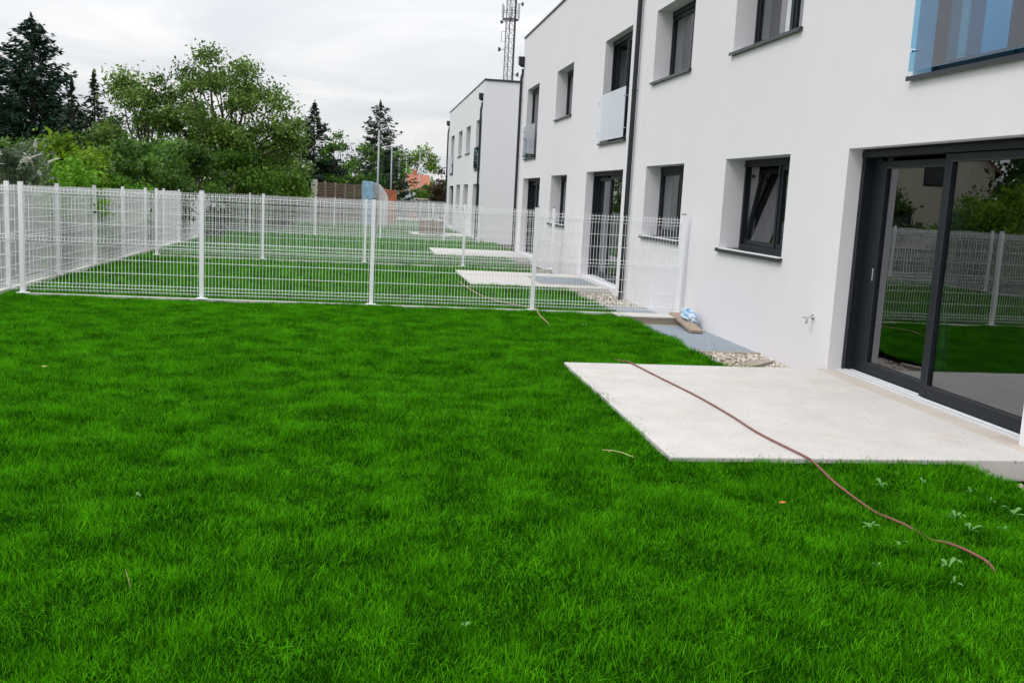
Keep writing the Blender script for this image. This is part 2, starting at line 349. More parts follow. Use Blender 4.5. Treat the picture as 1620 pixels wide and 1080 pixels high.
o = sheet('meadow', [-60, -20, fence_x(30)-.6], [-10, 10, 30, 60, 100], lambda x, y: g(y)-.08, M['turf']); tag(o, None, None, kind='structure')
o = sheet('verge', [-12, 0, 8], [63.6, 66, 76], lambda x, y: g(y)-.05, M['turf']); tag(o, None, None, kind='structure')
V, F = lawn_mesh(63.6, 76, -8, 4.0, .8, [])
o = np_mesh('lawn_grass', V+np.array([0, 0, .03]), F, M['turf'], smooth=True); tag(o, None, None, kind='stuff')
o.modifiers.new('blades', 'NODES').node_group = grass_nodes(9, 2.6, 3.4, 21)

# ------------------------------------------------------------------ buildings
def facade(bm, X, y0, y1, z0, z1, openings, thick):
    yb = sorted(set([y0, y1]+[v for o in openings for v in o[:2]])); zb = sorted(set([z0, z1]+[v for o in openings for v in o[2:4]]))
    for a, b in zip(yb[:-1], yb[1:]):
        for c, d in zip(zb[:-1], zb[1:]):
            cy_, cz = (a+b)/2, (c+d)/2
            if any(o[0] < cy_ < o[1] and o[2] < cz < o[3] for o in openings): continue
            bm.quad((X, a, c), (X, a, d), (X, b, d), (X, b, c)); bm.quad((X+thick, a, c), (X+thick, b, c), (X+thick, b, d), (X+thick, a, d), 1)
    for (a, b, c, d) in [o[:4] for o in openings]:
        bm.quad((X, b, c), (X, b, d), (X+thick, b, d), (X+thick, b, c)); bm.quad((X, a, c), (X+thick, a, c), (X+thick, a, d), (X, a, d))
        bm.quad((X, a, d), (X+thick, a, d), (X+thick, b, d), (X, b, d)); bm.quad((X, a, c), (X, b, c), (X+thick, b, c), (X+thick, a, c))
def ring(bm, x0, x1, y0, y1, z0, z1, w, mi=0, wb=None, wt=None):
    wb = wb or w; wt = wt or w
    bm.box(x0, x1, y0, y0+w, z0, z1, mi); bm.box(x0, x1, y1-w, y1, z0, z1, mi)
    bm.box(x0, x1, y0+w, y1-w, z0, z0+wb, mi); bm.box(x0, x1, y0+w, y1-w, z1-wt, z1, mi)
def rotY(vs, ang, px, pz):
    c, s = math.cos(ang), math.sin(ang)
    return [(px+(x-px)*c+(z-pz)*s, y, pz-(x-px)*s+(z-pz)*c) for x, y, z in vs]
def window(root, X, o, depth, kind='two', sill=True, tilt=0., rail=None, far=False, open_leaf=False, shutter=True):
    """a window or French window set back by depth in the opening o; y grows away from the viewer"""
    y0, y1, z0, z1 = o[:4]; xf = X+depth; fw = .055
    nm = 'french_window' if kind == 'french' else 'window'
    b = MB(); ring(b, xf, xf+.08, y0+.003, y1-.003, z0+.003, z1-.003, fw, 0, .075 if kind != 'french' else .06)
    ym = y0+(y1-y0)*.44; b.box(xf-.002, xf+.078, ym-.03, ym+.03, z0+fw, z1-fw)
    b.box(xf-.012, xf+.07, y0+.006, y1-.006, z1-.10, z1-.006) if shutter else None
    fr = b.build(nm, M['anthracite'], root)
    for k, (a, c) in enumerate(((y0+fw+.004, ym-.034), (ym+.034, y1-fw-.004))):
        za, zb = z0+.079 if kind != 'french' else z0+.064, z1-.104 if shutter else z1-.06
        s = MB(); ring(s, xf+.012, xf+.07, a, c, za, zb, .06); t = tilt if k == 1 else 0
        if t: s.v = rotY([(x+.03, y, z) for x, y, z in s.v], t, xf+.07, za)
        if open_leaf and k == 1:
            # leaf swung inwards about its far stile
            yy = c; s.v = [(xf+.07+(yy-y)*.985+(x-xf)*.17, yy-(yy-y)*.17-(x-xf)*.9-.01, z) for x, y, z in s.v]
        sh = s.build('sash', M['anthracite'], fr)
        q = MB(); q.box(xf+.035, xf+.041, a+.055, c-.055, za+.055, zb-.055)
        if t: q.v = rotY([(x+.03, y, z) for x, y, z in q.v], t, xf+.07, za)
        if open_leaf and k == 1: yy = c; q.v = [(xf+.07+(yy-y)*.985+(x-xf)*.17, yy-(yy-y)*.17-(x-xf)*.9-.01, z) for x, y, z in q.v]
        q.build('pane', M['glass'], fr)
        if t:
            for zz in (za+.22, zb-.12): h = MB(); h.box(xf+.10, xf+.14, c+.003, c+.02, zz-.02, zz+.02); h.build('hinge', M['cap'], fr)
    if sill:
        s = MB(); z = z0
        s.add([(X-.045, y0-.035, z-.012), (X-.045, y1+.035, z-.012), (xf-.002, y1-.004, z+.014), (xf-.002, y0+.004, z+.014),
               (X-.045, y0-.035, z-.016), (X-.045, y1+.035, z-.016), (xf-.002, y1-.004, z+.005), (xf-.002, y0+.004, z+.005)],
              [(0, 3, 2, 1), (4, 5, 6, 7), (0, 4, 7, 3), (2, 6, 5, 1), (3, 7, 6, 2)])
        s.box(X-.05, X-.043, y0-.038, y1+.038, z-.05, z-.008)
        s.box(X-.043, X-.001, y0-.038, y0-.034, z-.03, z); s.box(X-.043, X-.001, y1+.034, y1+.038, z-.03, z)
        s.build('sill', M['sill'], fr)
    if rail:
        q = MB(); q.box(X-.072, X-.06, y0+.01 if rail != 'wide' else y0-.09, y1-.01 if rail != 'wide' else y1-.03, z0+.03, z0+1.03)
        q.build('glass_railing', M[{'film': 'glassfilm', 'teal': 'glassteal'}.get(rail, 'glassblue')], fr)
        if not far:
            e = .06
            for yy in (y0+e, y1-e-.01):
                for zz in (z0+.22, z0+.86):
                    c = MB(); c.tube([(X-.09, yy, zz), (X-.073, yy, zz)], .021, 14); c.tube([(X-.059, yy, zz), (X-.002, yy, zz)], .010, 8)
                    c.build('railing_standoff', M['chrome'], fr, smooth=False)
    return fr
def terrace_door(root, X, o, depth, detail=True):
    """two-leaf lift-and-slide door: the near leaf (smaller y) runs in front of the far one"""
    y0, y1, z0, z1 = o[:4]; xf = X+depth
    b = MB(); b.box(xf, xf+.17, y1-.075, y1-.003, z0+.03, z1-.003); b.box(xf, xf+.17, y0+.003, y0+.07, z0+.03, z1-.003)
    b.box(xf+.021, xf+.17, y0+.07, y1-.075, z1-.088, z1-.003); b.box(xf-.012, xf+.02, y0+.004, y1-.004, z1-.088, z1-.028)
    fr = b.build('terrace_door', M['anthracite'], root)
    ym = (y0+y1)/2+.02; zt = z1-.092
    t = MB(); t.box(xf-.05, xf+.17, y0+.004, y1-.004, z0+.002, z0+.028); t.box(xf+.0, xf+.012, y0+.07, y1-.08, z0+.028, z0+.036); t.box(xf+.075, xf+.085, y0+.07, y1-.08, z0+.028, z0+.036)
    t.build('threshold', M['alu'], fr)
    for k, (a, c, xo, w) in enumerate(((y0+.075, ym+.09, .022, .115), (ym-.09, y1-.235 if detail else y1-.08, .105, .105))):
        s = MB(); ring(s, xf+xo, xf+xo+.06, a, c, z0+.038, zt-.002 if k == 0 else zt-.035, w, 0, .12, .075); s.build('sash', M['anthracite'], fr, bevel=.003)
        q = MB(); q.box(xf+xo+.028, xf+xo+.034, a+w-.01, c-w+.01, z0+.148, zt-.07 if k == 0 else zt-.10); q.build('pane', M['glass'], fr)
        gk = MB(); ring(gk, xf+xo-.002, xf+xo+.004, a+w-.012, c-w+.012, z0+.146, zt-.067 if k == 0 else zt-.100, .012); gk.build('glazing_bead', M['sill'], fr)
    # far jamb post, deep dark return
    p = MB(); p.box(xf+.11, xf+.168, y1-.232, y1-.0755, z0+.038, zt)
    if detail: p.build('jamb_post', M['anthracite'], fr)
    if detail:
        h = MB(); h.box(xf+.095, xf+.104, y1-.30, y1-.275, z0+1.03, z0+1.17)
        h.build('handle', M['chrome'], fr, bevel=.004)
    return fr
def building(root, X, y0, y1, zb, zt, ops, back, floors, parts, zf, matname):
    b = MB(); facade(b, X, y0, y1, zb, zt, ops, .52); b.build('facade_wall', [M[matname], M['innerwhite']], root)
    b = MB(); b.box(X+.0, X+back, y1, y1+.004, zb, zt); b.box(X, X+back, y0-.004, y0, zb, zt); b.box(X+back, X+back+.004, y0, y1, zb, zt); b.build('side_wall', M[matname], root)
    b = MB(); b.box(X+.02, X+back-.01, y0+.01, y1-.01, zt-.25, zt-.12); b.build('flat_roof', M['oldconcrete'], root)
    b = MB()
    for (za, zc) in floors: b.box(X+.522, X+back-.01, y0+.01, y1-.01, za, zc)
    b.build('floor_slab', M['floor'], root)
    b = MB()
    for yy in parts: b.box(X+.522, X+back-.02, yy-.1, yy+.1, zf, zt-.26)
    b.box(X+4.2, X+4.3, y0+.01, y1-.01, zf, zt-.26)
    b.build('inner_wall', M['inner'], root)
    c = MB(); c.box(X-.035, X+.30, y0-.02, y1+.035, zt, zt+.012); c.box(X-.035, X-.028, y0-.02, y1+.035, zt-.03, zt)
    c.box(X+.30, X+back+.04, y1-.3, y1+.035, zt, zt+.035); c.box(X+.3, X+back+.04, y0-.035, y0+.30, zt, zt+.035); c.box(X-.035, X+back+.04, y0-.042, y0-.035, zt-.055, zt+.035)
    c.build('roof_coping', M['coping'], root)
def downpipe(root, X, y, zb, zt, clips, hopper=True):
    r = .047; b = MB(); x = X-.075
    top = zt-.2 if hopper else zt
    if hopper: b.tube([(x, y, zb), (x, y, top-.32), (x+.005, y+.005, top-.24), (x+.045, y+.03, top-.12), (x+.045, y+.03, top+.02)], r, 12)
    else: b.tube([(x, y, zb), (x, y, zt)], r, 12)
    p = b.build('downpipe', M['pipe'], root, smooth=False)
    for z in clips:
        c = MB(); c.tube([(x, y, z-.012), (x, y, z+.012)], r+.006, 12); c.tube([(x, y, z), (X+.001, y, z)], .008, 6)
        c.build('pipe_clip', M['pipe'], p)
    if hopper:
        h = MB(); y_ = y+.03
        h.box(X-.19, X-.004, y_-.11, y_+.11, zt-.03, zt+.19); h.box(X-.2, X-.002, y_-.12, y_+.12, zt+.19, zt+.215)
        h.add([(X-.19, y_-.11, zt-.03), (X-.004, y_-.11, zt-.03), (X-.004, y_+.11, zt-.03), (X-.19, y_+.11, zt-.03), (X-.08, y_-.045, zt-.12), (X-.02, y_-.045, zt-.12), (X-.02, y_+.045, zt-.12), (X-.08, y_+.045, zt-.12)],
              [(0, 1, 5, 4), (1, 2, 6, 5), (2, 3, 7, 6), (3, 0, 4, 7)])
        h.build('hopper', M['pipe'], p)
    return p
# near block
near = thing('terraced_building', 'near white rendered two-storey terrace with grey-framed windows and sliding patio door', 'building', (W, 14.5, -.1), 'white flat-roofed terrace blocks')
A = (11.40, 13.58, 1.17, 2.45); B = (15.47, 17.67, 1.165, 2.44); Cc = (19.33, 22.70, -.03, 2.42); D = (25.0, 27.2, 1.075, 2.39); E_ = (29.0, 32.26, -.10, 2.365)
Fw = (15.5, 17.65, 3.955, 5.22); G = (19.3, 21.56, 3.03, 5.25); Hh = (24.92, 27.13, 3.93, 5.24); I = (30.0, 32.26, 3.01, 5.25); J = (11.42, 13.66, 3.955, 5.25); K = (6.7, 8.82, 3.09, 5.25)
D1 = (6.69, 9.93, .03, 2.453)
building(near, W, -6., 33.45, -.6, 7.08, [A, B, Cc, D, E_, Fw, G, Hh, I, J, K, D1], 9., [(-.25, -.001), (2.72, 2.95), (5.6, 5.8)], [14.5, 24.2], -.02, 'render')
window(near, W, A, .30, tilt=.17); window(near, W, B, .29); window(near, W, D, .30); window(near, W, Fw, .30); window(near, W, Hh, .30); window(near, W, J, .30)
window(near, W, G, .18, 'french', rail='film', open_leaf=True); window(near, W, I, .18, 'french', rail='teal'); window(near, W, K, .18, 'french', rail='wide')
terrace_door(near, W, D1, .165); terrace_door(near, W, Cc, .18, False); terrace_door(near, W, E_, .18, False)
downpipe(near, W, 18.62, -.22, 7.0, (.9, 3.9, 5.6), hopper=False); downpipe(near, W, 33.30, -.3, 6.22, (1.2, 3.1, 5.0))
b = MB(); b.box(W-.006, W+.002, 18.28, 18.30, -.3, 7.07); b.build('joint_profile', M['white'], near)
# far block
FX = 5.05
far = thing('terraced_building', 'far white rendered two-storey terrace block with blank end wall facing the lawns', 'building', (FX, 53, -.4), 'white flat-roofed terrace blocks')
fops = [(44.9, 47.1, 2.93, 5.23), (49.75, 52.0, 3.84, 5.22), (54.2, 56.4, 3.84, 5.22), (59.2, 61.5, 2.93, 5.23), (44.7, 47.5, -.30, 2.25), (49.9, 52.3, 1.0, 2.25), (54.3, 56.6, 1.0, 2.25), (58.6, 61.6, -.3, 2.2)]
building(far, FX, 44.25, 63.4, -.9, 6.88, fops, 9., [(-.5, -.32), (2.55, 2.8), (5.5, 5.7)], [53.8], -.35, 'render2')
for k, o in enumerate(fops):
    if k in (0, 3): window(far, FX, o, .2, 'french', rail='teal', far=True)
    elif k in (4, 7): terrace_door(far, FX, o, .18, False)
    else: window(far, FX, o, .3, far=True)
downpipe(far, FX, 44.75, -.3, 6.1, (1.5, 4.)); downpipe(far, FX, 63.2, -.4, 6.1, (1.5, 4.))

# white strips added behind the upper panes to imitate bright bands in the glass
for (ya, yb, za, zb, X0) in ((12.46, 12.88, 4.04, 5.12, W+.42), (12.06, 12.36, 4.04, 5.12, W+.42), (16.62, 16.84, 4.04, 5.1, W+.42), (7.73, 8.25, 3.2, 5.1, W+.30), (7.0, 7.55, 3.2, 5.1, W+.30), (20.02, 20.22, 3.15, 5.1, W+.32)):
    b = MB(); b.box(X0, X0+.012, ya, yb, za, zb); b.build('bright_band_board', M['white'], near)
# patio slabs, threshold strip
slabs_lab = ['pale concrete patio slab in front of the near sliding door', 'pale concrete patio slab with sunk grating, second garden', 'pale concrete patio slab in the third garden', 'farthest pale concrete patio slab with timber crate on it']
for (x0, x1, y0, y1, z), lb in zip(SLABS, slabs_lab):
    b = MB()
    if z == -.055:      # a light-well is let into this one
        b.box(x0, 3.75, y0, y1, z-.18, z); b.box(3.75, x1, y0, 20.3, z-.18, z-.001); b.box(3.75, x1, 22.1, y1, z-.18, z-.001); b.box(4.99, x1, 20.3, 22.1, z-.18, z-.001)
    else: b.box(x0, x1, y0, y1, z-.16, z)
    o = b.build('patio_slab', M['concrete'], bevel=.008 if z != -.055 else 0); tag(o, lb, 'patio slab', 'concrete patio slabs along the terrace')
b = MB(); b.box(4.986, W+.10, 6.70, 9.92, -.15, .036); b.box(4.986, W-.001, 6.22, 6.70, -.15, .038); b.box(4.986, W-.001, 9.921, 9.95, -.15, .038)
tag(b.build('threshold_strip', M['concretestain'], bevel=.004), 'stained concrete strip between patio slab and sliding door', 'door step')

# light-well gratings
def grating(x0, x1, y0, y1, z, label):
    t = thing('light_well', label, 'grating', (x0, y0, z), 'steel gratings over light wells')
    w = .07; b = MB(); b.box(x0, x1, y0-w, y0, z-.25, z+.012); b.box(x0, x1, y1, y1+w, z-.25, z+.010); b.box(x0-w, x0, y0-w, y1+w, z-.25, z+.006)
    b.build('concrete_rim', M['oldconcrete'], t, bevel=.005)
    s = MB(); n = int((x1-x0)/.034)
    for i in range(n+1): xx = x0+.006+(x1-x0-.012)*i/n; s.box(xx-.0022, xx+.0022, y0+.004, y1-.004, z-.028, z)
    n = int((y1-y0)/.034)
    for i in range(n+1): yy = y0+.006+(y1-y0-.012)*i/n; s.box(x0+.002, x1-.002, yy-(.007 if i % 3 == 0 else .002), yy+(.007 if i % 3 == 0 else .002), z-.026, z+(.003 if i % 3 == 0 else -.002))
    o = s.build('grating_mesh', M['galv'], t); o['kind'] = 'stuff'
    p = MB(); p.box(x0, x1, y0, y1, z-.26, z-.24); p.build('well_floor', M['oldconcrete'], t)
grating(4.10, 5.10, 11.82, 14.30, -.10, 'steel grating over the near light well beside the plank')
grating(4.10, 5.10, 15.15, 17.0, -.14, 'steel grating over a light well just behind the front fence')
grating(3.75, 4.985, 20.3, 22.1, -.058, 'steel grating sunk in the second patio slab')

# retaining kerb at the end of the front fence
b = MB(); b.box(3.9, 5.105, 14.42, 14.95, -.5, .0); b.box(3.88, 5.106, 14.40, 14.862, .001, .022, 1); tag(b.build('retaining_kerb', [M['mortar'], M['kerb']]), 'low rough concrete retaining step under the front fence by the wall', 'kerb')

# gravel
def pebbles(name, x0, x1, y0, y1, z, n, rmin, rmax):
    ico = [(0, 0, 1), (.894, 0, .447), (.276, .85, .447), (-.724, .526, .447), (-.724, -.526, .447), (.276, -.85, .447), (.724, .526, -.447), (-.276, .85, -.447), (-.894, 0, -.447), (-.276, -.85, -.447), (.724, -.526, -.447), (0, 0, -1)]
    tri = [(0, 1, 2), (0, 2, 3), (0, 3, 4), (0, 4, 5), (0, 5, 1), (1, 6, 2), (2, 7, 3), (3, 8, 4), (4, 9, 5), (5, 10, 1), (6, 7, 2), (7, 8, 3), (8, 9, 4), (9, 10, 5), (10, 6, 1), (11, 7, 6), (11, 8, 7), (11, 9, 8), (11, 10, 9), (11, 6, 10)]
    I0 = np.array(ico); T0 = np.array(tri); V = []; F = []; tn = []
    for i in range(n):
        r = rng.uniform(rmin, rmax); s = np.array([1, rng.uniform(.6, 1), rng.uniform(.45, .8)])*r; a = rng.uniform(0, 6.28); c, si = math.cos(a), math.sin(a)
        P = I0*s*(1+rng.normal(0, .12, (12, 1))); P = np.c_[P[:, 0]*c-P[:, 1]*si, P[:, 0]*si+P[:, 1]*c, P[:, 2]]
        P += np.array([rng.uniform(x0, x1), rng.uniform(y0, y1), z+rng.uniform(0, .05)]); F.append(T0+len(V)*12); V.append(P); tn.append(np.full(12, rng.uniform()))
    return np_mesh(name, np.concatenate(V), np.concatenate(F), M['stone'], tint=np.concatenate(tn), smooth=True)
m_, nt, n_, l_, p_ = mat_base('pebble'); at = n_.new('ShaderNodeAttribute'); at.attribute_name = 'tint'; cr_ = n_.new('ShaderNodeValToRGB')
cr_.color_ramp.elements[0].color = (.28, .21, .14, 1); cr_.color_ramp.elements[1].color = (.74, .71, .66, 1); e = cr_.color_ramp.elements.new(.45); e.color = (.56, .49, .40, 1)
l_.new(at.outputs['Fac'], cr_.inputs[0]); l_.new(cr_.outputs[0], p_.inputs['Base Color']); p_.inputs['Roughness'].default_value = .8; M['stone'] = m_
for (a, bb, c, d, z, n) in ((4.0, 5.09, 9.97, 11.74, -.15, 3900), (4.05, 5.09, 17.1, 19.6, -.20, 2200), (4.3, 5.09, 2.2, 6.18, -.17, 5000)):
    tag(pebbles('gravel', a, bb, c, d, z, n, .012, .028), None, None, kind='stuff')
b = MB(); b.add([(4.36, 3.0, -.2), (4.44, 3.0, -.2), (4.44, 6.2, -.2), (4.36, 6.2, -.2), (4.36, 3.0, -.06), (4.44, 3.0, -.06), (4.44, 6.2, -.06), (4.36, 6.2, -.06)], [(0, 3, 2, 1), (4, 5, 6, 7), (0, 1, 5, 4), (1, 2, 6, 5), (2, 3, 7, 6), (3, 0, 4, 7)])
tag(b.build('edging_kerb', M['kerb'], bevel=.005), 'narrow pale edging kerb between grass and gravel right of the patio', 'kerb')

# ------------------------------------------------------------------ fences
HZ = [1.535, 1.485, 1.435, 1.25, 1.055, .845, .79, .74, .545, .35, .175, .125, .075]
def bumpz(z):
    for c in (1.485, .79, .125):
        if abs(z-c) < .05: return -.028*(1-abs(z-c)/.05)
    return 0.
def panel_mesh(L):
    b = MB(); n = max(1, round(L/.05)); rv, rh = .0035, .0050
    zs_ = [.045, .075, .125, .175, .74, .79, .845, 1.435, 1.485, 1.535, 1.565]
    for i in range(n+1):
        x = .02+(L-.04)*i/n; b.tube([(x, bumpz(z), z) for z in zs_], rv, 4, cap=False)
    for z in HZ: b.tube([(0, bumpz(z)-rv-rh+.001, z), (L, bumpz(z)-rv-rh+.001, z)], rh, 4)
    return b
def post_mb(h=1.62, w=.03):
    b = MB(); b.box(-w, w, -w+.03, w+.03, -.05, h); return b
panel0 = panel_mesh(2.45).build('panel', M['white'], None, world=False); pcache = {2.45: panel0.data}
post0 = post_mb().build('post', M['white'], None, world=False)
foot0 = MB().box(-.075, .075, -.045, .105, 0, .012).build('base_plate', M['white'], None, world=False)
cap0 = MB().box(-.033, .033, -.003, .063, 1.62, 1.632).build('post_cap', M['cap'], None, world=False)
kerb_parts = {}
def part_from(me, name, parent, loc, rz=0.):
    o = link(bpy.data.objects.new(name, me)); o.parent = parent; o.location = loc; o.rotation_euler = (0, 0, rz); return o
def fence(label, x0, y0, ang, offs, zfun, ktop=.012, caps=True, kerb=True, clips=False, kw=.05):
    """offs: distances of posts along the run; panels between neighbours"""
    t = thing('mesh_fence', label, 'fence', (x0, y0, zfun(x0, y0)), 'white welded-mesh garden fences', ang)
    zb = t.location.z; ca, sa = math.cos(ang), math.sin(ang)
    for i, d in enumerate(offs):
        z = zfun(x0+ca*d, y0+sa*d)-zb
        p = part_from(post0.data, 'post', t, (d, 0, z))
        f = part_from(foot0.data, 'base_plate', p, (0, 0, .01))
        if caps: part_from(cap0.data, 'cap', p, (0, 0, 0))
        if clips:
            for zz in (.30, 1.32):
                c = link(bpy.data.objects.new('clip', clip_me)); c.parent = p; c.location = (.0, 0, zz)
        if i+1 < len(offs):
            L = round(offs[i+1]-d-.07, 2)
            if L not in pcache: pcache[L] = panel_mesh(L).build('panel', M['white'], None, world=False).data; bpy.data.objects.remove([o for o in scene.objects if o.data == pcache[L]][0])
            z2 = zfun(x0+ca*offs[i+1], y0+sa*offs[i+1])-zb
            q = part_from(pcache[L], 'panel', t, (d+.035, .03, z)); q.rotation_euler = (0, -math.atan2(z2-z, L), 0)
            if kerb:
                k = MB(); k.add([(d, -kw+.03, z-.25), (offs[i+1]-.006, -kw+.03, z2-.25), (offs[i+1]-.006, kw+.03, z2-.25), (d, kw+.03, z-.25), (d, -kw+.03, z+ktop), (offs[i+1]-.006, -kw+.03, z2+ktop), (offs[i+1]-.006, kw+.03, z2+ktop), (d, kw+.03, z+ktop)],
                                   [(0, 3, 2, 1), (4, 5, 6, 7), (0, 1, 5, 4), (1, 2, 6, 5), (2, 3, 7, 6), (3, 0, 4, 7)])
                k.build('plinth_board', M['kerb'], t, world=False)
    return t
clip_me = MB().box(.030, .038, .01, .05, -.012, .012).build('clip', M['cap'], None, world=False); bpy.data.objects.remove(bpy.data.objects['clip']) if False else None
clip_o = clip_me; clip_me = clip_me.data; bpy.data.objects.remove(clip_o)
zf = lambda x, y: g(y)
fence('nearest white mesh fence running from the boundary to the wall beside the plank', -4.952, 14.886, 0, [0, 2.52, 5.04, 7.56, 9.94], zf)
t = thing('mesh_fence', 'short white mesh fence piece closing the gap left of the first fence post', 'fence', (-5.27, 14.886, 0), 'white welded-mesh garden fences')
L = .24; o = panel_mesh(L).build('panel', M['white'], t, world=False); o.location = (.01, .03, 0)
fence('second white mesh fence across the gardens behind the second patio slab', -5.08, 24.6, .035, [0, 2.52, 5.04, 7.56, 9.9], zf)
fence('third white mesh fence across the gardens before the far terrace block', -7.45, 41.1, .02, [1.3, 2.65, 5.3, 8.0, 10.7, 12.2], zf)
fence('fourth white mesh fence, crossing the gardens beside the far terrace block', -7.2, 54.0, .01, [.5, 2.7, 5.4, 8.1, 10.8, 12.0], zf)
fence('farthest white mesh fence closing the last garden before the gravel yard', -7.0, 63.4, .0, [.3, 2.6, 5.2, 7.8, 10.4, 12.0], zf)
ang = PI/2+.028
fence('long white boundary fence receding along the left side of the gardens', FXL+.293, 15.44-2.62*4, ang, [2.62*k for k in range(0, 23)], zf, clips=True, kerb=True, ktop=.03)
fence('white boundary fence left of the viewer behind the lawn', FXL+.293+.028*10.48, 15.44-2.62*8, ang, [2.62*k for k in range(0, 4)], zf)
fence('low-set white mesh fence beyond the gravel yard by the parked vehicles', -9, 72.5, .02, [0, 2.7, 5.4, 8.1, 10.8, 13.5, 16.2], zf)
for o in (panel0, post0, foot0, cap0): bpy.data.objects.remove(o)

# ------------------------------------------------------------------ small things on the terrace
# plank on the step and grating
def plank(name, label, c, L, w, h, rz, ry, m, chip=True):
    b = MB(); n = 10
    for i in range(n):
        pass
    xs_ = [-L/2+L*i/n for i in range(n+1)]
    vs = []; 
    for x in xs_:
        j = random.uniform(-.004, .004)
        vs += [(x, -w/2+j, 0), (x, w/2+j, 0), (x, w/2+j, h), (x, -w/2+j, h+random.uniform(-.002, .002))]
    fs = [(i*4+a, i*4+(a+1) % 4, (i+1)*4+(a+1) % 4, (i+1)*4+a) for i in range(n) for a in range(4)]+[(3, 2, 1, 0), (n*4, n*4+1, n*4+2, n*4+3)]
    b.add(vs, fs); o = b.build(name, m, None, world=False, bevel=.003); o.location = c; o.rotation_euler = (0, ry, rz)
    return o
tag(plank('timber_board', 0, (4.87, 14.10, -.030), 1.28, .19, .04, PI/2-.06, -.085, M['timber']), 'weathered timber plank sloping from the step to the grating under a plastic bag', 'plank')
tag(plank('timber_board', 0, (4.37, 10.24, -.005), .46, .16, .035, .28, -.16, M['timber2']), 'short grey board propped on the patio slab corner above the gravel', 'plank')
for k, (c, L, rz, lb) in enumerate((((4.78, 5.98, -.10), .55, .5, 'brown offcut of board lying on gravel beside the patio edge'), ((4.72, 5.72, -.09), .45, .9, 'thin brown wood strip nearest the viewer on the gravel'))):
    tag(plank('wood_offcut', 0, c, L, .09, .018, rz, .05, M['timber']), lb, 'wood scrap')
# crumpled plastic bag
def blob(name, c, s, n, seed, mats, amp=.35, lift=0):
    V = []; F = []; nu, nv = n, n//2; r = random.Random(seed)
    for j in range(nv+1):
        for i in range(nu):
            th = PI*j/nv; ph = 2*PI*i/nu; d = Vector((math.sin(th)*math.cos(ph), math.sin(th)*math.sin(ph), math.cos(th)))
            k = 1+amp*noise.noise(d*2.2+Vector((seed, 0, 0)))+amp*.55*abs(noise.noise(d*5.5+Vector((0, seed, 0))))
            V.append((d.x*s[0]*k, d.y*s[1]*k, max(d.z*s[2]*k, -s[2]*.8)))
    for j in range(nv):
        for i in range(nu): F.append((j*nu+i, (j+1)*nu+i, (j+1)*nu+(i+1) % nu, j*nu+(i+1) % nu))
    b = MB(); b.add(V, F); b.m = [1 if noise.noise(Vector((V[f[0]][0]*9, V[f[0]][1]*6, V[f[0]][2]*26))+Vector((seed, 1, 0))) > .16 else 0 for f in b.f]
    o = b.build(name, mats, None, world=False); o.location = c; return o
o = blob('plastic_bag', (4.93, 14.15, .085), (.07, .17, .085), 56, 3, [M['bag1'], M['bag2']], amp=.6); o.rotation_euler = (.25, .1, .3)
tag(o, 'crumpled pale blue plastic bag lying on the plank against the wall', 'plastic bag')
# garden tap
t = thing('garden_tap', 'small chrome garden tap on the white wall left of the sliding door', 'tap', (W, 10.37, .565))
b = MB(); b.tube([(W-.001, 10.37, .565), (W-.014, 10.37, .565)], .033, 18); b.build('wall_rosette', M['chrome'], t)
b = MB(); b.tube([(W-.014, 10.37, .565), (W-.05, 10.37, .565), (W-.085, 10.37, .563)], [.013, .016, .013], 12); b.tube([(W-.055, 10.37, .565), (W-.075, 10.37, .545), (W-.078, 10.37, .49)], [.012, .012, .010], 12); b.tube([(W-.078, 10.37, .515), (W-.078, 10.37, .487)], .015, 12); b.build('body', M['chrome'], t)
b = MB(); b.tube([(W-.085, 10.37, .563), (W-.115, 10.37, .563)], .009, 10); b.tube([(W-.11, 10.33, .563), (W-.11, 10.41, .563)], [.012, .012], 8); b.build('handle', M['chrome'], t)
b = MB(); b.tube([(W-.012, 15.26, .277), (W+.001, 15.26, .277)], .013, 10); tag(b.build('wall_plug', M['cap']), 'tiny dark plug in the white wall just behind the front fence', 'plug')

# hose
def smooth_path(P, n=8):
    P = [Vector(p) for p in P]; out = []
    for i in range(len(P)-1):
        a, b, c, d = P[max(i-1, 0)], P[i], P[i+1], P[min(i+2, len(P)-1)]
        for k in range(n):
            t = k/n; out.append(.5*((2*b)+(c-a)*t+(2*a-5*b+4*c-d)*t*t+(3*b-a-3*c+d)*t**3))
    return out+[P[-1]]
hp = [(2.80, 10.6, -.02), (2.83, 10.15, .03), (2.85, 9.95, .053), (2.93, 9.1, .052), (3.01, 8.29, .052), (3.04, 7.5, .052), (3.037, 6.89, .052), (3.10, 6.26, .054), (3.115, 6.12, .045), (3.085, 5.95, .046)]+[(x, y, lawn_z(x, y)+dz) for x, y, dz in ((3.075, 5.75, .050), (3.07, 5.55, .044), (3.08, 5.38, .024), (3.10, 5.24, .012), (3.125, 5.10, .022), (3.15, 4.98, .026), (3.165, 4.90, .008), (3.18, 4.76, .0), (3.195, 4.66, .026), (3.21, 4.54, .034), (3.222, 4.44, .030), (3.235, 4.34, .02), (3.245, 4.24, -.03))]
b = MB(); b.tube(smooth_path(hp, 6), .0082, 10); tag(b.build('garden_hose', M['hose'], smooth=True), 'thin red-brown hose lying across the patio slab into the grass', 'hose')
hp = [(1.93, 19.9, -.045), (1.95, 18.6, -.03), (2.05, 17.1, -.02), (2.3, 16.0, -.01), (2.65, 14.9, .03)]+[(x, y, lawn_z(x, y)+dz) for x, y, dz in ((2.645, 14.6, .05), (2.60, 14.1, .045), (2.56, 13.6, .045), (2.56, 13.25, .02), (2.58, 12.9, -.03))]
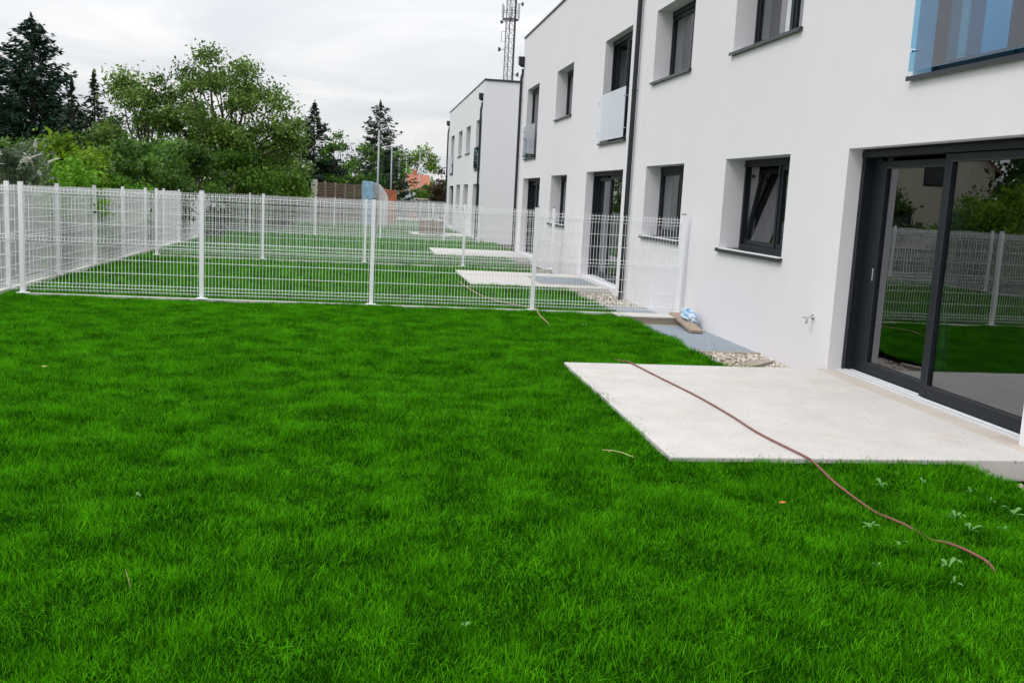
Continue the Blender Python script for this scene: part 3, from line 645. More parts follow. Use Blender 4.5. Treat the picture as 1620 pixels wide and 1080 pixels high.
b = MB(); b.tube(smooth_path(hp, 6), .008, 8); tag(b.build('garden_hose', M['hosefar'], smooth=True), 'faded hose running under the front fence towards the second garden', 'hose')

# weeds in the lawn
weeds = [(3.372, 5.654, 'five-leaf pale weed in the grass near the patio front edge left of two smaller ones', 1.0), (3.675, 5.674, 'small pale weed close under the patio front edge, middle of the right lawn', .6), (3.875, 5.461, 'broad pale weed right of the hose below the patio edge', .8), (3.915, 5.307, 'pale green weed at the right lawn below the gravel corner', .6),
         (2.853, 4.867, 'upright pale leaf pair just left of the hose end', .8), (3.457, 4.974, 'spreading pale weed cluster right of the hose', 1.0), (3.422, 4.782, 'pale star-shaped weed next to the spreading cluster', .95), (3.865, 5.032, 'broad-leaf pale weed at the right picture edge', 1.0), (3.667, 4.833, 'small weed near the right picture edge below the broad one', .6),
         (2.934, 4.233, 'large pale weed low in the right lawn under the hose end', 1.05), (2.862, 4.55, 'tiny weed just below the hose', .6), (2.856, 4.059, 'lowest pale weed of the right lawn', .6), (2.578, 4.281, 'yellow-green sprout in the lower right lawn', .6), (.436, 3.666, 'small bright sprout near the bottom centre of the lawn', .6),
         (-1.2, 5.275, 'small bright weed in the left half of the lawn', .6), (3.05, 13.1, 'pale weed pair in the dark grass near the front fence', .9)]
for i, (x, y, lb, s) in enumerate(weeds):
    t = thing('weed', lb, 'weed', (x, y, lawn_z(x, y)+.032), 'weeds in the lawn', random.uniform(0, 6.28)); n = random.choice((4, 5, 6)) if s > .7 else 3
    for k in range(n):
        a = 2*PI*k/n+random.uniform(-.4, .4); L = random.uniform(.035, .075)*s; w = L*random.uniform(.35, .5); up = random.uniform(.1, .9)
        P = []
        for q, (f, ww) in enumerate(((.08, .1), (.35, .8), (.62, 1.), (.85, .6), (1, 0.05))):
            xx = L*f; zz = L*up*math.sin(f*2.2)+.012; P += [(xx, -w/2*ww, zz+.004*ww), (xx, 0, zz-.002), (xx, w/2*ww, zz+.004*ww)]
        b = MB(); b.add(P, [(q*3+j, q*3+j+1, q*3+4+j, q*3+3+j) for q in range(4) for j in (0, 1)]); o = b.build('leaf', M['weed'], t, world=False, smooth=True); o.rotation_euler = (0, 0, a)
for (x, y, rz, L, nm, lb, mm, ct) in ((2.508, 5.256, .1, .055, 'dead_leaf', 'small orange dead leaf lying on the grass left of the hose', 'orangeleaf', 'leaf'), (-2.811, 8.959, .4, .05, 'dead_leaf', 'tiny yellow leaf in the grass at the left', 'straw', 'leaf')):
    b = MB(); b.add([(-L/2, 0, 0), (-L*.1, -L*.22, .006), (L/2, 0, .01), (-L*.05, L*.22, .008)], [(0, 1, 2, 3)]); o = b.build(nm, M[mm], None, world=False); o.location = (x, y, lawn_z(x, y)+.065); o.rotation_euler = (.2, .1, rz); tag(o, lb, ct)
b = MB(); z = lawn_z(1.75, 6.27)+.075; b.tube([(1.665, 6.36, z), (1.72, 6.31, z+.012), (1.79, 6.28, z+.004), (1.845, 6.2, z-.004)], .0028, 5); b.tube([(1.72, 6.31, z+.012), (1.68, 6.25, z+.015)], .002, 4)
tag(b.build('straw_stem', M['straw']), 'dry yellow straw stem lying on the grass left of the patio corner', 'straw')
for (x, y, lb) in ((-.98, 4.2, 'dry yellow grass stalk standing in the lower left lawn'),):
    b = MB(); z = lawn_z(x, y); b.tube([(x, y, z), (x-.01, y, z+.05), (x-.025, y+.01, z+.09)], [.0022, .0018, .001], 5); tag(b.build('grass_stalk', M['straw']), lb, 'grass stalk')

# ------------------------------------------------------------------ trees
def mleaf(nm, dk, lt, tr=.3): M[nm] = mat_leaf(nm, dk, lt, tr)
mleaf('leaf_dark', (.010, .045, .005), (.105, .23, .025)); mleaf('leaf_mid', (.024, .09, .008), (.19, .37, .04)); mleaf('leaf_bright', (.045, .15, .006), (.20, .46, .02))
mleaf('leaf_yellow', (.05, .13, .006), (.26, .44, .02)); mleaf('leaf_olive', (.035, .095, .008), (.20, .34, .035)); mleaf('leaf_silver', (.05, .085, .045), (.20, .28, .16)); mleaf('leaf_red', (.02, .018, .01), (.10, .055, .025))
mleaf('needle', (.004, .018, .010), (.018, .058, .030), .12); mleaf('needle2', (.008, .024, .012), (.035, .075, .035), .15); mleaf('leaf_walnut', (.026, .085, .010), (.27, .42, .08))
def leaf_arrays(P, size, up, tint, aspect=.55, dirs=None):
    n = len(P); sz = size*rng.uniform(.6, 1.35, n)[:, None]
    if dirs is None:
        d = rng.normal(size=(n, 3)); d[:, 2] -= .25
    else: d = dirs+rng.normal(0, .28, (n, 3))
    d /= np.linalg.norm(d, axis=1)[:, None]
    nrm = rng.normal(size=(n, 3))+np.array([0, 0, up]); sd_ = np.cross(d, nrm); sd_ /= np.linalg.norm(sd_, axis=1)[:, None]+1e-9
    V = np.stack([P-d*sz*.5, P-d*sz*.05+sd_*sz*aspect*.5, P+d*sz*.5, P-d*sz*.05-sd_*sz*aspect*.5], 1).reshape(-1, 3)
    return V, np.arange(4*n).reshape(n, 4), np.repeat(tint, 4)
def broad(name, label, cat, x, y, h, rx, rz_, n, size, mt, group, clear=.12, clumps=26, loose=.0, seed=0, lean=0., trunk=True, ry=None, squash=1.):
    """crown of leaf clumps spread in an ellipsoid shell around limbs that reach every clump"""
    r = np.random.default_rng(seed+11); z0 = g(y)-.15; ry = ry or rx
    t = thing(name, label, cat, (x, y, z0), group); cz = h-rz_
    base = []; 
    while len(base) < clumps:
        d = r.normal(size=3); d /= np.linalg.norm(d); k = r.uniform(.35, 1)**.6
        p = np.array([d[0]*rx*k, d[1]*ry*k, cz+d[2]*rz_*k*(1 if d[2] > 0 else squash)])
        p[:2] *= 1+.07*r.normal(); p[2] += .04*rz_*r.normal()
        if p[2] < clear*h: p[2] = clear*h+abs(r.normal())*.1*h
        base.append(p)
    base = np.array(base); cr_ = r.uniform(.20, .40, clumps)*(rx+rz_)/2*(1-.35*loose)*(26/clumps)**.33
    b = MB(); tr_ = max(.05, h*.018)
    if trunk:
        fork = np.array([lean*.3, 0, h*.28]); b.tube([(0, 0, -.1), tuple(fork*.5+np.array([.03*h*r.normal()*.3, 0, 0])), tuple(fork)], [tr_*1.5, tr_*1.1, tr_], 8)
        for p in base:
            mid = fork*.45+p*.55+np.array([r.normal()*.05, r.normal()*.05, .06])*h*.6; b.tube([tuple(fork), tuple(mid), tuple(p)], [tr_*.6, tr_*.3, tr_*.1], 5, cap=False)
        b.build('trunk', M['bark'], t, world=False, smooth=True)
    else:
        for p in base: b.tube([(p[0]*.15, p[1]*.15, 0), tuple(p*np.array([.6, .6, .55])), tuple(p)], [tr_*.5, tr_*.35, tr_*.12], 5, cap=False)
        b.build('stem', M['bark'], t, world=False, smooth=True)
    per = r.multinomial(n, cr_**2.2/np.sum(cr_**2.2)); Ps = []; Ts = []
    for p, c, k in zip(base, cr_, per):
        d = r.normal(size=(k, 3)); d /= np.linalg.norm(d, axis=1)[:, None]; rad = c*r.uniform(.12, 1, k)**.45*(1+.25*r.normal(size=k)*(1+loose))
        q = p+d*rad[:, None]*np.array([1.1, 1.1, .78]); q[:, 2] = np.maximum(q[:, 2], .05); Ps.append(q)
        ct = .42+.13*r.normal(); Ts.append(np.clip(ct+r.normal(0, .14, k), 0, 1.1))
    P = np.concatenate(Ps); V, F, T = leaf_arrays(P, size, 1.1, np.concatenate(Ts))
    np_mesh('crown' if trunk else 'foliage', V, F, M[mt], parent=t, tint=T, smooth=False)
    return t
def conifer(label, x, y, h, R, mt, group, seed=0, droop=.25, gap=.0, size=.34, power=.85, skirt=.04, whorls=30, dense=1., name='spruce_tree'):
    r = np.random.default_rng(seed+77); z0 = g(y)-.15; t = thing(name, label, 'tree', (x, y, z0), group)
    b = MB(); b.tube([(0, 0, -.1), (0, 0, h*.5), (0, 0, h)], [h*.017, h*.010, h*.002], 8); P = []; D = []; T = []
    for w in range(whorls):
        f = w/(whorls-1); z_ = h*(skirt+(1-skirt-.02)*f); rad = R*(1-f)**power*(1+.10*r.normal())+.035*R; nb = int(9-4*f)+r.integers(0, 3)
        for k in range(nb):
            if r.uniform() < gap: continue
            z = z_+h/whorls*r.uniform(-.9, .9)*(1-f); a = r.uniform(0, 2*PI); L = rad*r.uniform(.62, 1.15); st = .45-.95*droop*1.2*(1-f)+.25*f; ctl = L*(.3-droop)*1.0
            dx, dy = math.cos(a), math.sin(a); pts = []
            for s in (0, .35, .7, 1): pts.append((dx*L*s, dy*L*s, z+L*(st*.4*s-droop*s*s*.9+.22*s**3)))
            b.tube(pts, [h*.004*(1-f)+.008, h*.003*(1-f)+.006, .006, .003], 4, cap=False)
            m = max(6, int(34*dense*L/R*(1+.4*(1-f))))
            for j in range(m):
                s = r.uniform(.10, 1.)**.75; zz = np.interp(s, [0, .35, .7, 1], [p[2] for p in pts]); side = r.normal()*.19*L*(1.15-s)
                P.append((dx*L*s-dy*side, dy*L*s+dx*side, zz-abs(r.normal())*.45*size-.02)); sg = np.sign(side) if side else 1
                D.append((dx*.9-dy*sg*.55, dy*.9+dx*sg*.55, -.22+r.normal()*.12)); T.append(.35+.25*s+.12*r.normal()+.1*(k % 2))
    for j in range(26): P.append((r.normal()*.04, r.normal()*.04, h*(.92+.09*r.uniform()))); D.append((r.normal()*.3, r.normal()*.3, .9)); T.append(.6)
    b.build('trunk', M['bark'], t, world=False)
    V, F, T = leaf_arrays(np.array(P), size, .9, np.clip(np.array(T), 0, 1), .36, np.array(D)); np_mesh('crown', V, F, M[mt], parent=t, tint=T)
    return t
GT = 'trees beyond the boundary fence'; GS = 'shrubs behind the boundary fence'
conifer('tall dense dark spruce at the left, second from the picture edge', -23.9, 75, 13.3, 5.3, 'needle', GT, 1, droop=.06, size=.42, whorls=54, power=.70, dense=2.6)
conifer('dark spruce cut by the left picture edge', -34.0, 90, 15.2, 6.6, 'needle2', GT, 2, droop=.2, size=.50, whorls=46, dense=2.0)
conifer('small thin spruce between the dark spruce and the walnut', -15.9, 56, 7.3, 1.6, 'needle2', GT, 3, droop=.2, size=.3)
conifer('second small thin spruce just left of the walnut', -15.0, 57, 7.9, 1.8, 'needle2', GT, 4, droop=.2, size=.3)
broad('walnut_tree', 'wide loose-crowned walnut tree, the broadest crown above the fence', 'tree', -6.15, 45, 7.95, 2.9, 3.2, 26000, .16, 'leaf_walnut', GT, clear=.2, clumps=64, loose=.45, seed=5, ry=3.0)
broad('walnut_tree', 'lower walnut tree joined to the left flank of the widest crown', 'tree', -9.9, 46.5, 6.9, 2.8, 2.7, 20000, .16, 'leaf_walnut', GT, clear=.2, clumps=46, loose=.45, seed=6, ry=2.6)
broad('broadleaf_tree', 'mid green tree on the right shoulder of the walnut', 'tree', -4.6, 48, 4.9, 1.5, 2.3, 5000, .18, 'leaf_mid', GT, clear=.1, clumps=26, loose=.35, seed=7)
broad('broadleaf_tree', 'small tree with open crown left of the middle spruce', 'tree', -4.9, 56, 5.2, 1.6, 2.2, 4200, .18, 'leaf_walnut', GT, clear=.15, clumps=22, loose=.5, seed=8)
conifer('dark drooping spruce in the middle of the tree line', -3.75, 68, 8.1, 3.4, 'needle', GT, 9, droop=.32, size=.26, whorls=40, power=.85, dense=2.6)
broad('birch_tree', 'thin see-through tree between the two middle spruces', 'tree', -1.9, 68, 5.9, 1.7, 2.6, 3400, .22, 'leaf_mid', GT, clear=.2, clumps=30, loose=.8, seed=10)
broad('birch_tree', 'second thin see-through tree left of the ragged spruce', 'tree', -.6, 74, 6.0, 1.7, 2.6, 3200, .22, 'leaf_mid', GT, clear=.2, clumps=28, loose=.8, seed=12)
conifer('ragged open spruce right of the middle, behind the lamp posts', .75, 78, 9.2, 3.2, 'needle2', GT, 13, droop=.12, gap=.08, size=.30, whorls=34, power=.66, dense=1.8)
broad('broadleaf_tree', 'round light green tree behind the orange roofs', 'tree', 7.4, 175, 10.6, 4.6, 4.8, 5200, .5, 'leaf_olive', GT, clear=.1, clumps=30, loose=.15, seed=14)
broad('broadleaf_tree', 'dark round tree left of the orange roofs', 'tree', 3.0, 160, 9.6, 3.8, 4.6, 5200, .5, 'leaf_mid', GT, clear=.05, clumps=30, loose=.15, seed=15)
broad('broadleaf_tree', 'dark tree with reddish leaves against the far block', 'tree', 7.0, 90, 4.6, 1.5, 2.3, 5200, .24, 'leaf_red', GT, clear=.03, clumps=28, loose=.15, seed=16)
broad('shrub', 'green shrub left of the reddish tree by the vehicles', 'shrub', 5.5, 95, 3.3, 1.6, 1.7, 4200, .24, 'leaf_olive', GS, clear=.03, clumps=26, seed=17, trunk=False)
broad('shrub', 'green shrub below the orange roofs behind the grey machine', 'shrub', 3.3, 100, 2.5, 1.3, 1.3, 2600, .24, 'leaf_olive', GS, clear=.03, clumps=20, seed=18, trunk=False)
for k, (x, y, h, rx, mt, lb) in enumerate(((-2.4, 70, 3.3, 2.0, 'leaf_dark', 'dark bush behind the slatted screen, left one'), (-.2, 72, 3.2, 1.7, 'leaf_dark', 'dark bush behind the wrapped stacks'), (1.3, 77, 3.2, 1.3, 'leaf_dark', 'dark bush behind the first two lamp posts'), (-.9, 65, 2.2, .6, 'leaf_bright', 'small bright green bush peeping over the slatted screen'))):
    broad('shrub', lb, 'shrub', x, y, h, rx, h*.5, 5200 if k < 3 else 700, .22, mt, GS, clear=.02, clumps=26 if k < 3 else 8, seed=20+k, trunk=False)
shr = [(-6.1, 17.8, 2.5, .78, 'leaf_silver', .10, 6000, 'silvery butterfly bush with white flower spikes at the left edge'), (-6.15, 21.0, 2.6, .75, 'leaf_bright', .10, 5600, 'bright green shrub right of the butterfly bush'),
       (-7.5, 26, 3.3, 1.1, 'leaf_yellow', .12, 5600, 'yellow-green shrub in front of the tall dark spruce'), (-6.35, 22.3, 2.0, .75, 'leaf_yellow', .10, 5200, 'low yellow-green shrub right behind the fence at the left'),
       (-7.9, 24, 2.5, .8, 'leaf_olive', .11, 3600, 'olive shrub behind the butterfly bush'), (-6.95, 32, 3.0, 1.35, 'leaf_dark', .14, 7600, 'dark green bush under the left of the walnut'),
       (-6.3, 37, 3.4, 1.3, 'leaf_dark', .15, 7200, 'dark bush under the middle of the walnut'), (-5.6, 43, 3.7, 1.6, 'leaf_mid', .16, 7000, 'mid green bush under the right of the walnut'),
       (-4.5, 48, 2.9, 1.3, 'leaf_olive', .16, 6000, 'olive bush right of the walnut behind the fence'), (-4.35, 54.5, 2.9, 1.1, 'leaf_olive', .16, 4600, 'olive bush left of the slatted screen'), (-8.6, 40, 3.9, 1.7, 'leaf_mid', .16, 6000, 'mid green bush behind the dark ones left of the walnut trunk'),
       (-6.5, 26.5, 2.1, .8, 'leaf_bright', .10, 5200, 'low bright bush close behind the fence under the walnut'), (-9.3, 27, 2.9, 1.3, 'leaf_mid', .12, 4600, 'green bush below the spruces at the left picture edge')]
for k, (x, y, h, rx, mt, sz, n, lb) in enumerate(shr):
    t = broad('shrub', lb, 'shrub', x, y, h, rx, h*.52, n, sz, mt, GS, clear=.03, clumps=24, seed=40+k, trunk=False)
    if k == 0: bud = t
# flower spikes of the butterfly bush
for k in range(16):
    a = random.uniform(-.9, 1.3); hh = random.uniform(1.2, 2.2) if k > 8 else random.uniform(1.95, 2.4); rr = random.uniform(.2, .85); x, y = rr*math.sin(a)*1.0, -.6*abs(math.cos(a))*rr
    d = Vector((random.uniform(-.2, .9), random.uniform(-.4, .2), random.uniform(.2, .7))).normalized(); L = random.uniform(.18, .30)
    b = MB(); P0 = Vector((x, y, hh)); b.tube([P0-d*.08, P0], .004, 4); q = 9
    for j in range(q):
        f = j/q; p = P0+d*L*f+Vector((0, 0, -.05*f*f)); rad = .036*(1-f*.75)
        for s in range(5):
            an = s*1.257+j; o_ = Vector((math.cos(an), math.sin(an), .3))*rad; b.add([p, p+o_+d*.012, p+o_*1.15+Vector((0, 0, .014)), p+o_*.5+d*.03], [(0, 1, 2, 3)])
    b.build('flower_spike', M['petal'], bud, world=False)
# more garden greenery outside the left edge of the photograph, seen mirrored in the panes
outs = [(-9.2, 13, 2.4, 1.6), (-8.4, 5, 2.6, 1.7), (-8.6, 9, 2.5, 1.8), (-9.5, -1, 3.0, 2.0), (-14.5, 30, 4.6, 2.4), (-14, 24, 3.6, 2.4), (-13.5, 18, 3.6, 2.2), (-17, 32, 4.2, 2.6), (-22, 34, 5, 3), (-23, 48, 2.9, 2.4), (-29.5, 50, 7.2, 3.6), (-33, 56, 9., 4.2), (-31, 42, 8, 4), (-22.4, 43, 8.5, 3.0)]
onames = ['low hedge bush', 'rounded hedge bush', 'broad hedge bush', 'tall hedge bush', 'bushy garden tree', 'dark garden bush', 'leafy garden bush', 'spreading garden bush', 'large garden bush', 'bush before the cream house', 'tall tree beside the cream house', 'tallest tree right of the cream house', 'tree before the cream house roof', 'dark tree before the cream house']
for k, ((x, y, h, rx), nm) in enumerate(zip(outs, onames)):
    broad('shrub' if h < 4.3 else 'broadleaf_tree', nm+', outside the left picture edge, mirrored in the door', 'shrub' if h < 4.3 else 'tree', x, y, h, rx, h*.52, 3000, .2+.004*y, ['leaf_mid', 'leaf_dark', 'leaf_dark'][k % 3] if k < 10 else 'leaf_dark', GS if h < 4.3 else GT, clear=.03, clumps=22, seed=80+k, trunk=h >= 4.3)
# far wood closing the horizon
P = []; T = []
for k in range(150):
    cx = -190+k*2.6+rng.normal()*1.5; cy = 215+rng.normal()*12; hh = rng.uniform(3.5, 6.5); n = 150
    d = rng.normal(size=(n, 3)); d /= np.linalg.norm(d, axis=1)[:, None]; P.append(np.array([cx, cy, hh*.45])+d*np.array([3.2, 3, hh*.62])*rng.uniform(.6, 1, (n, 1))); T.append(np.clip(rng.normal(.4, .2, n)+rng.normal()*.1, 0, 1))
V, F, T = leaf_arrays(np.concatenate(P), 1.1, .8, np.concatenate(T)); tag(np_mesh('distant_wood', V, F, M['leaf_mid'], tint=T), None, None, kind='stuff')

# ------------------------------------------------------------------ background things
# slatted screen with a concrete end post
t = thing('slatted_screen', 'brown slatted screen wall beyond the gardens with pale end post', 'screen fence', (-3.02, 56, g(56)))
P0 = Vector((-3.02, 56, 0)); P1 = Vector((-.35, 62.5, 0)); nb = 5; d = (P1-P0); an = math.atan2(d.y, d.x); Lb = d.length/nb
slat = MB().box(.07, Lb-.07, -.015, .015, 0, .15).build('slat', M['brown'], t, world=False); slat.location = (0, 0, -5); slat_me = slat.data; bpy.data.objects.remove(slat)
for i in range(nb+1):
    p = P0+d*i/nb-P0; b = MB(); w = .05 if i else .13; b.box(-w, w, -w, w, 0, 2.55-.05*i); o = b.build('post', M['kerb'] if i == 0 else M['timber2'], t, world=False); o.location = p; o.rotation_euler = (0, 0, an)
    if i < nb:
        for k in range(13):
            s = part_from(slat_me, 'slat', t, (p.x, p.y, .12+k*.178), an+.0)
# wrapped stacks and pallets
def wrapped(name, label, x, y, w, dpt, h, m, rz, seed, slope=0.):
    b = MB(); n = 8; V = []
    t = thing(name, label, 'building material', (x, y, g(y)-.1), 'building material on the gravel yard', rz)
    bm_ = MB(); nx, nz = 9, 9
    def P(u, v, s): 
        j = .03*noise.noise(Vector((u*6, v*6, seed+s)))
        return u, v, j
    def face(org, ux, vx, nrm, s):
        vs = []
        for a in range(nx):
            for c in range(nz):
                p = Vector(org)+Vector(ux)*(a/(nx-1))+Vector(vx)*(c/(nz-1)); e_ = 0 if a in (0, nx-1) or c in (0, nz-1) else .05*noise.noise(p*3+Vector((seed, s, 0)))
                p += Vector(nrm)*e_
                if slope and p.z > h*.5: p.z -= slope*max(0, p.x/w)**2*h
                vs.append(p)
        bm_.add(vs, [(a*nz+c, (a+1)*nz+c, (a+1)*nz+c+1, a*nz+c+1) for a in range(nx-1) for c in range(nz-1)])
    face((0, 0, .14), (w, 0, 0), (0, 0, h-.14), (0, -1, 0), 1); face((0, 0, .14), (0, dpt, 0), (0, 0, h-.14), (-1, 0, 0), 2); face((w, 0, .14), (0, dpt, 0), (0, 0, h-.14), (1, 0, 0), 3); face((0, 0, h), (w, 0, 0), (0, dpt, 0), (0, 0, 1), 4); face((0, dpt, .14), (w, 0, 0), (0, 0, h-.14), (0, 1, 0), 5)
    bm_.build('wrapped_load', M[m], t, world=False)
    q = MB()
    for k in range(3): q.box(0, w, dpt*k/2.2, dpt*k/2.2+.1, 0, .13)
    for k in range(6): q.box(w*k/5.6, w*k/5.6+.09, 0, dpt, .13, .139)
    q.build('pallet', M['timber'], t, world=False)
wrapped('wrapped_stack', 'tall stack wrapped in blue film right of the slatted screen', -.38, 60, .72, .9, 2.75, 'bluewrap', 0, 1)
wrapped('wrapped_stack', 'tall stack wrapped in whitish film with slumping top', .36, 60.2, .85, .9, 2.72, 'whitewrap', 0, 2, slope=.30)
wrapped('brick_pallet', 'orange brick pack behind the first lamp post', 1.02, 66, .88, .9, 2.35, 'orangebrick', 0, 3)
wrapped('brick_pallet', 'small orange brick pack in front of the grey machine', 3.25, 84, .75, .9, 1.55, 'orangebrick', 0, 4)
# timber crate on the farthest slab
t = thing('timber_crate', 'brown slatted timber crate standing on the farthest patio slab', 'crate', (2.6, 49.0, -.33))
for i in range(5):
    b = MB(); b.box(0, 1.3, .0, .02, .06+i*.13, .15+i*.13); o = b.build('slat', M['brown'], t, world=False)
for x in (0, .62, 1.24):
    b = MB(); b.box(x, x+.06, .021, .08, 0, .72); b.build('upright', M['brown'], t, world=False)
b = MB(); b.box(0, 1.3, .08, .7, .02, .08); b.box(0, 1.3, .70, .72, .06, .66); b.build('base', M['timber'], t, world=False)
# lamp posts
lamps = [(.55, 60, 5.30, 'nearest and tallest grey street lamp in front of the ragged spruce'), (1.68, 75, 5.0, 'second street lamp from the left, right of the ragged spruce top'), (2.72, 90, 4.95, 'third street lamp from the left'), (4.05, 108, 5.4, 'fourth street lamp, faint before the round tree'), (5.1, 100, 5.65, 'rightmost street lamp, before the orange roof')]
for (x, y, zt, lb) in lamps:
    t = thing('street_lamp', lb, 'street lamp', (x, y, g(y)), 'street lamps beyond the gardens'); h = zt-g(y)
    b = MB(); b.tube([(0, 0, 0), (0, 0, h*.3), (0, 0, h)], [.075, .065, .045], 10); b.build('pole', M['pole'], t, world=False, smooth=True)
    b = MB(); b.tube([(0, 0, h-.03), (.18, 0, h+.03), (.35, 0, h+.05)], .03, 8); b.build('arm', M['pole'], t, world=False)
    b = MB(); b.box(.3, .85, -.11, .11, h+.02, h+.09); b.build('lamp_head', M['pole'], t, world=False, bevel=.02)
# radio mast
t = thing('radio_mast', 'lattice radio mast with antennas rising behind the far terrace block', 'mast', (17.8, 130, -.6)); b = None
legs = [(-.6, -.35), (.6, -.35), (0, .65)]; Hm = 36.
for k, (x, y) in enumerate(legs):
    b = MB(); b.tube([(x, y, 0), (x, y, Hm)], .075 if k != 1 else .10, 6); b.build('leg', M['mast'], t, world=False)
b = MB(); z = 0
while z < Hm-1.2:
    for i in range(3):
        a, c = legs[i], legs[(i+1) % 3]; b.tube([(a[0], a[1], z), (c[0], c[1], z+1.2)], .03, 4, cap=False); b.tube([(a[0], a[1], z), (c[0], c[1], z)], .026, 4, cap=False)
    z += 1.2
o = b.build('bracing', M['mast'], t, world=False); o['kind'] = 'stuff'
b = MB(); b.box(.42, .62, -.5, -.38, 0, Hm-1); b.build('cable_run', M['mastdark'], t, world=False)
b = MB()
for k in range(100): b.tube([(.1, -.45, 1+k*.33), (.4, -.45, 1+k*.33)], .012, 4, cap=False)
b.build('ladder', M['mast'], t, world=False)
for zz in (25.2, 28.3):
    b = MB()
    for q in range(10): a = 2*PI*q/10; a2 = 2*PI*(q+1)/10; b.tube([(1.05*math.cos(a), 1.05*math.sin(a), zz), (1.05*math.cos(a2), 1.05*math.sin(a2), zz)], .07, 5); b.tube([(1.05*math.cos(a), 1.05*math.sin(a), zz+1), (1.05*math.cos(a2), 1.05*math.sin(a2), zz+1)], .035, 5)
    b.tube([(-1, 0, zz), (1, 0, zz)], .06, 4); b.tube([(0, -1, zz), (0, 1, zz)], .06, 4); b.build('platform', M['mastdark'], t, world=False)
    for q in range(6):
        a = 2*PI*q/6+.3; c = MB(); c.box(-.14, .14, -.07, .07, zz+.2, zz+1.9); o = c.build('panel_antenna', M['silver'], t, world=False, bevel=.03); o.location = (1.2*math.cos(a), 1.2*math.sin(a), 0); o.rotation_euler = (0, 0, a+PI/2)
for (x, y, zz, rz, rr) in ((-1.15, -.4, 21.3, 2.8, .32), (1.0, -.5, 18.2, -.4, .32), (-1.0, -.3, 24.8, 2.6, .25), (1.25, -.4, 27.2, 0., .28)):
    c = MB(); c.tube([(0, 0, zz), (.1, 0, zz), (.3, 0, zz)], [.08, rr*.7, rr], 14); c.tube([(-.5, 0, zz), (0, 0, zz)], .035, 5); o = c.build('dish_antenna', M['mastdark'], t, world=False); o.location = (x, y, 0); o.rotation_euler = (0, 0, rz)
c = MB(); c.tube([(-.6, -.35, 23.6), (-1.15, -.35, 23.6), (-1.15, -.35, 22.3), (-.6, -.35, 22.3)], .04, 5); c.build('bracket', M['mast'], t, world=False)
# houses
def house(name, label, x, y, w, d, hw, hr, rz, wall, roof, z=None, windows=(), chimney=None, ridge='x'):
    t = thing(name, label, 'house', (x, y, g(y) if z is None else z), None, rz); b = MB()
    b.box(-w/2, w/2, -d/2, d/2, 0, hw)
    b.add([(-w/2, -d/2, hw+.001), (-w/2, d/2, hw+.001), (-w/2, 0, hw+hr-.05), (w/2, -d/2, hw+.001), (w/2, d/2, hw+.001), (w/2, 0, hw+hr-.05)], [(0, 2, 1), (3, 4, 5)])
    b.build('wall', M[wall], t, world=False); o_ = .4; s = hr/(d/2); b = MB()
    for sg in (-1, 1):
        b.add([(-w/2-o_, sg*(d/2+o_), hw-o_*s), (w/2+o_, sg*(d/2+o_), hw-o_*s), (w/2+o_, 0, hw+hr), (-w/2-o_, 0, hw+hr), (-w/2-o_, sg*(d/2+o_), hw-o_*s-.15), (w/2+o_, sg*(d/2+o_), hw-o_*s-.15), (w/2+o_, 0, hw+hr-.15), (-w/2-o_, 0, hw+hr-.15)],
              [(0, 1, 2, 3), (4, 7, 6, 5), (0, 4, 5, 1), (0, 3, 7, 4), (1, 5, 6, 2)])
    rf = b.build('roof', M[roof], t, world=False)
    if chimney: c = MB(); c.box(chimney-.25, chimney+.25, -.2, .3, hw+hr-.5, hw+hr+.7); c.build('chimney', M['orangebrick'], rf, world=False)
    for (u, v, ww, hh, side) in windows:
        c = MB(); q = MB()
        if side == 'gable': c.box(w/2+.001, w/2+.06, u-ww/2, u+ww/2, v, v+hh); q.box(w/2+.061, w/2+.07, u-ww/2+.08, u+ww/2-.08, v+.08, v+hh-.08)
        else: c.box(u-ww/2, u+ww/2, -d/2-.06, -d/2-.001, v, v+hh); q.box(u-ww/2+.08, u+ww/2-.08, -d/2-.07, -d/2-.061, v+.08, v+hh-.08)
        f = c.build('window', M['anthracite'], t, world=False); q.build('pane', M['darkcar'], f, world=False)
    return t
house('house', 'house with bright orange tiled roof behind the rightmost lamp post', 7.4, 150, 2.7, 6, 2.2, 2.6, .1, 'cream', 'rooftile', -.5, chimney=-.4)
house('house', 'small orange-roofed house left of the larger orange roof', 4.3, 141, 1.9, 4, 1.5, 1.7, .1, 'cream', 'rooftile', -.5, windows=((-.6, .9, .6, .7, 'front'),))
house('house', 'cream gabled house with brown roof outside the left edge, mirrored in the door', -27.2, 61.4, 8, 7.0, 5.4, 3.4, -1.02, 'cream', 'darkroof', -.3, windows=((.0, 4.1, 1.4, 1.25, 'gable'), (-1.8, 1.2, 1.2, 1.4, 'gable'), (1.8, 1.2, 1.2, 1.4, 'gable')))
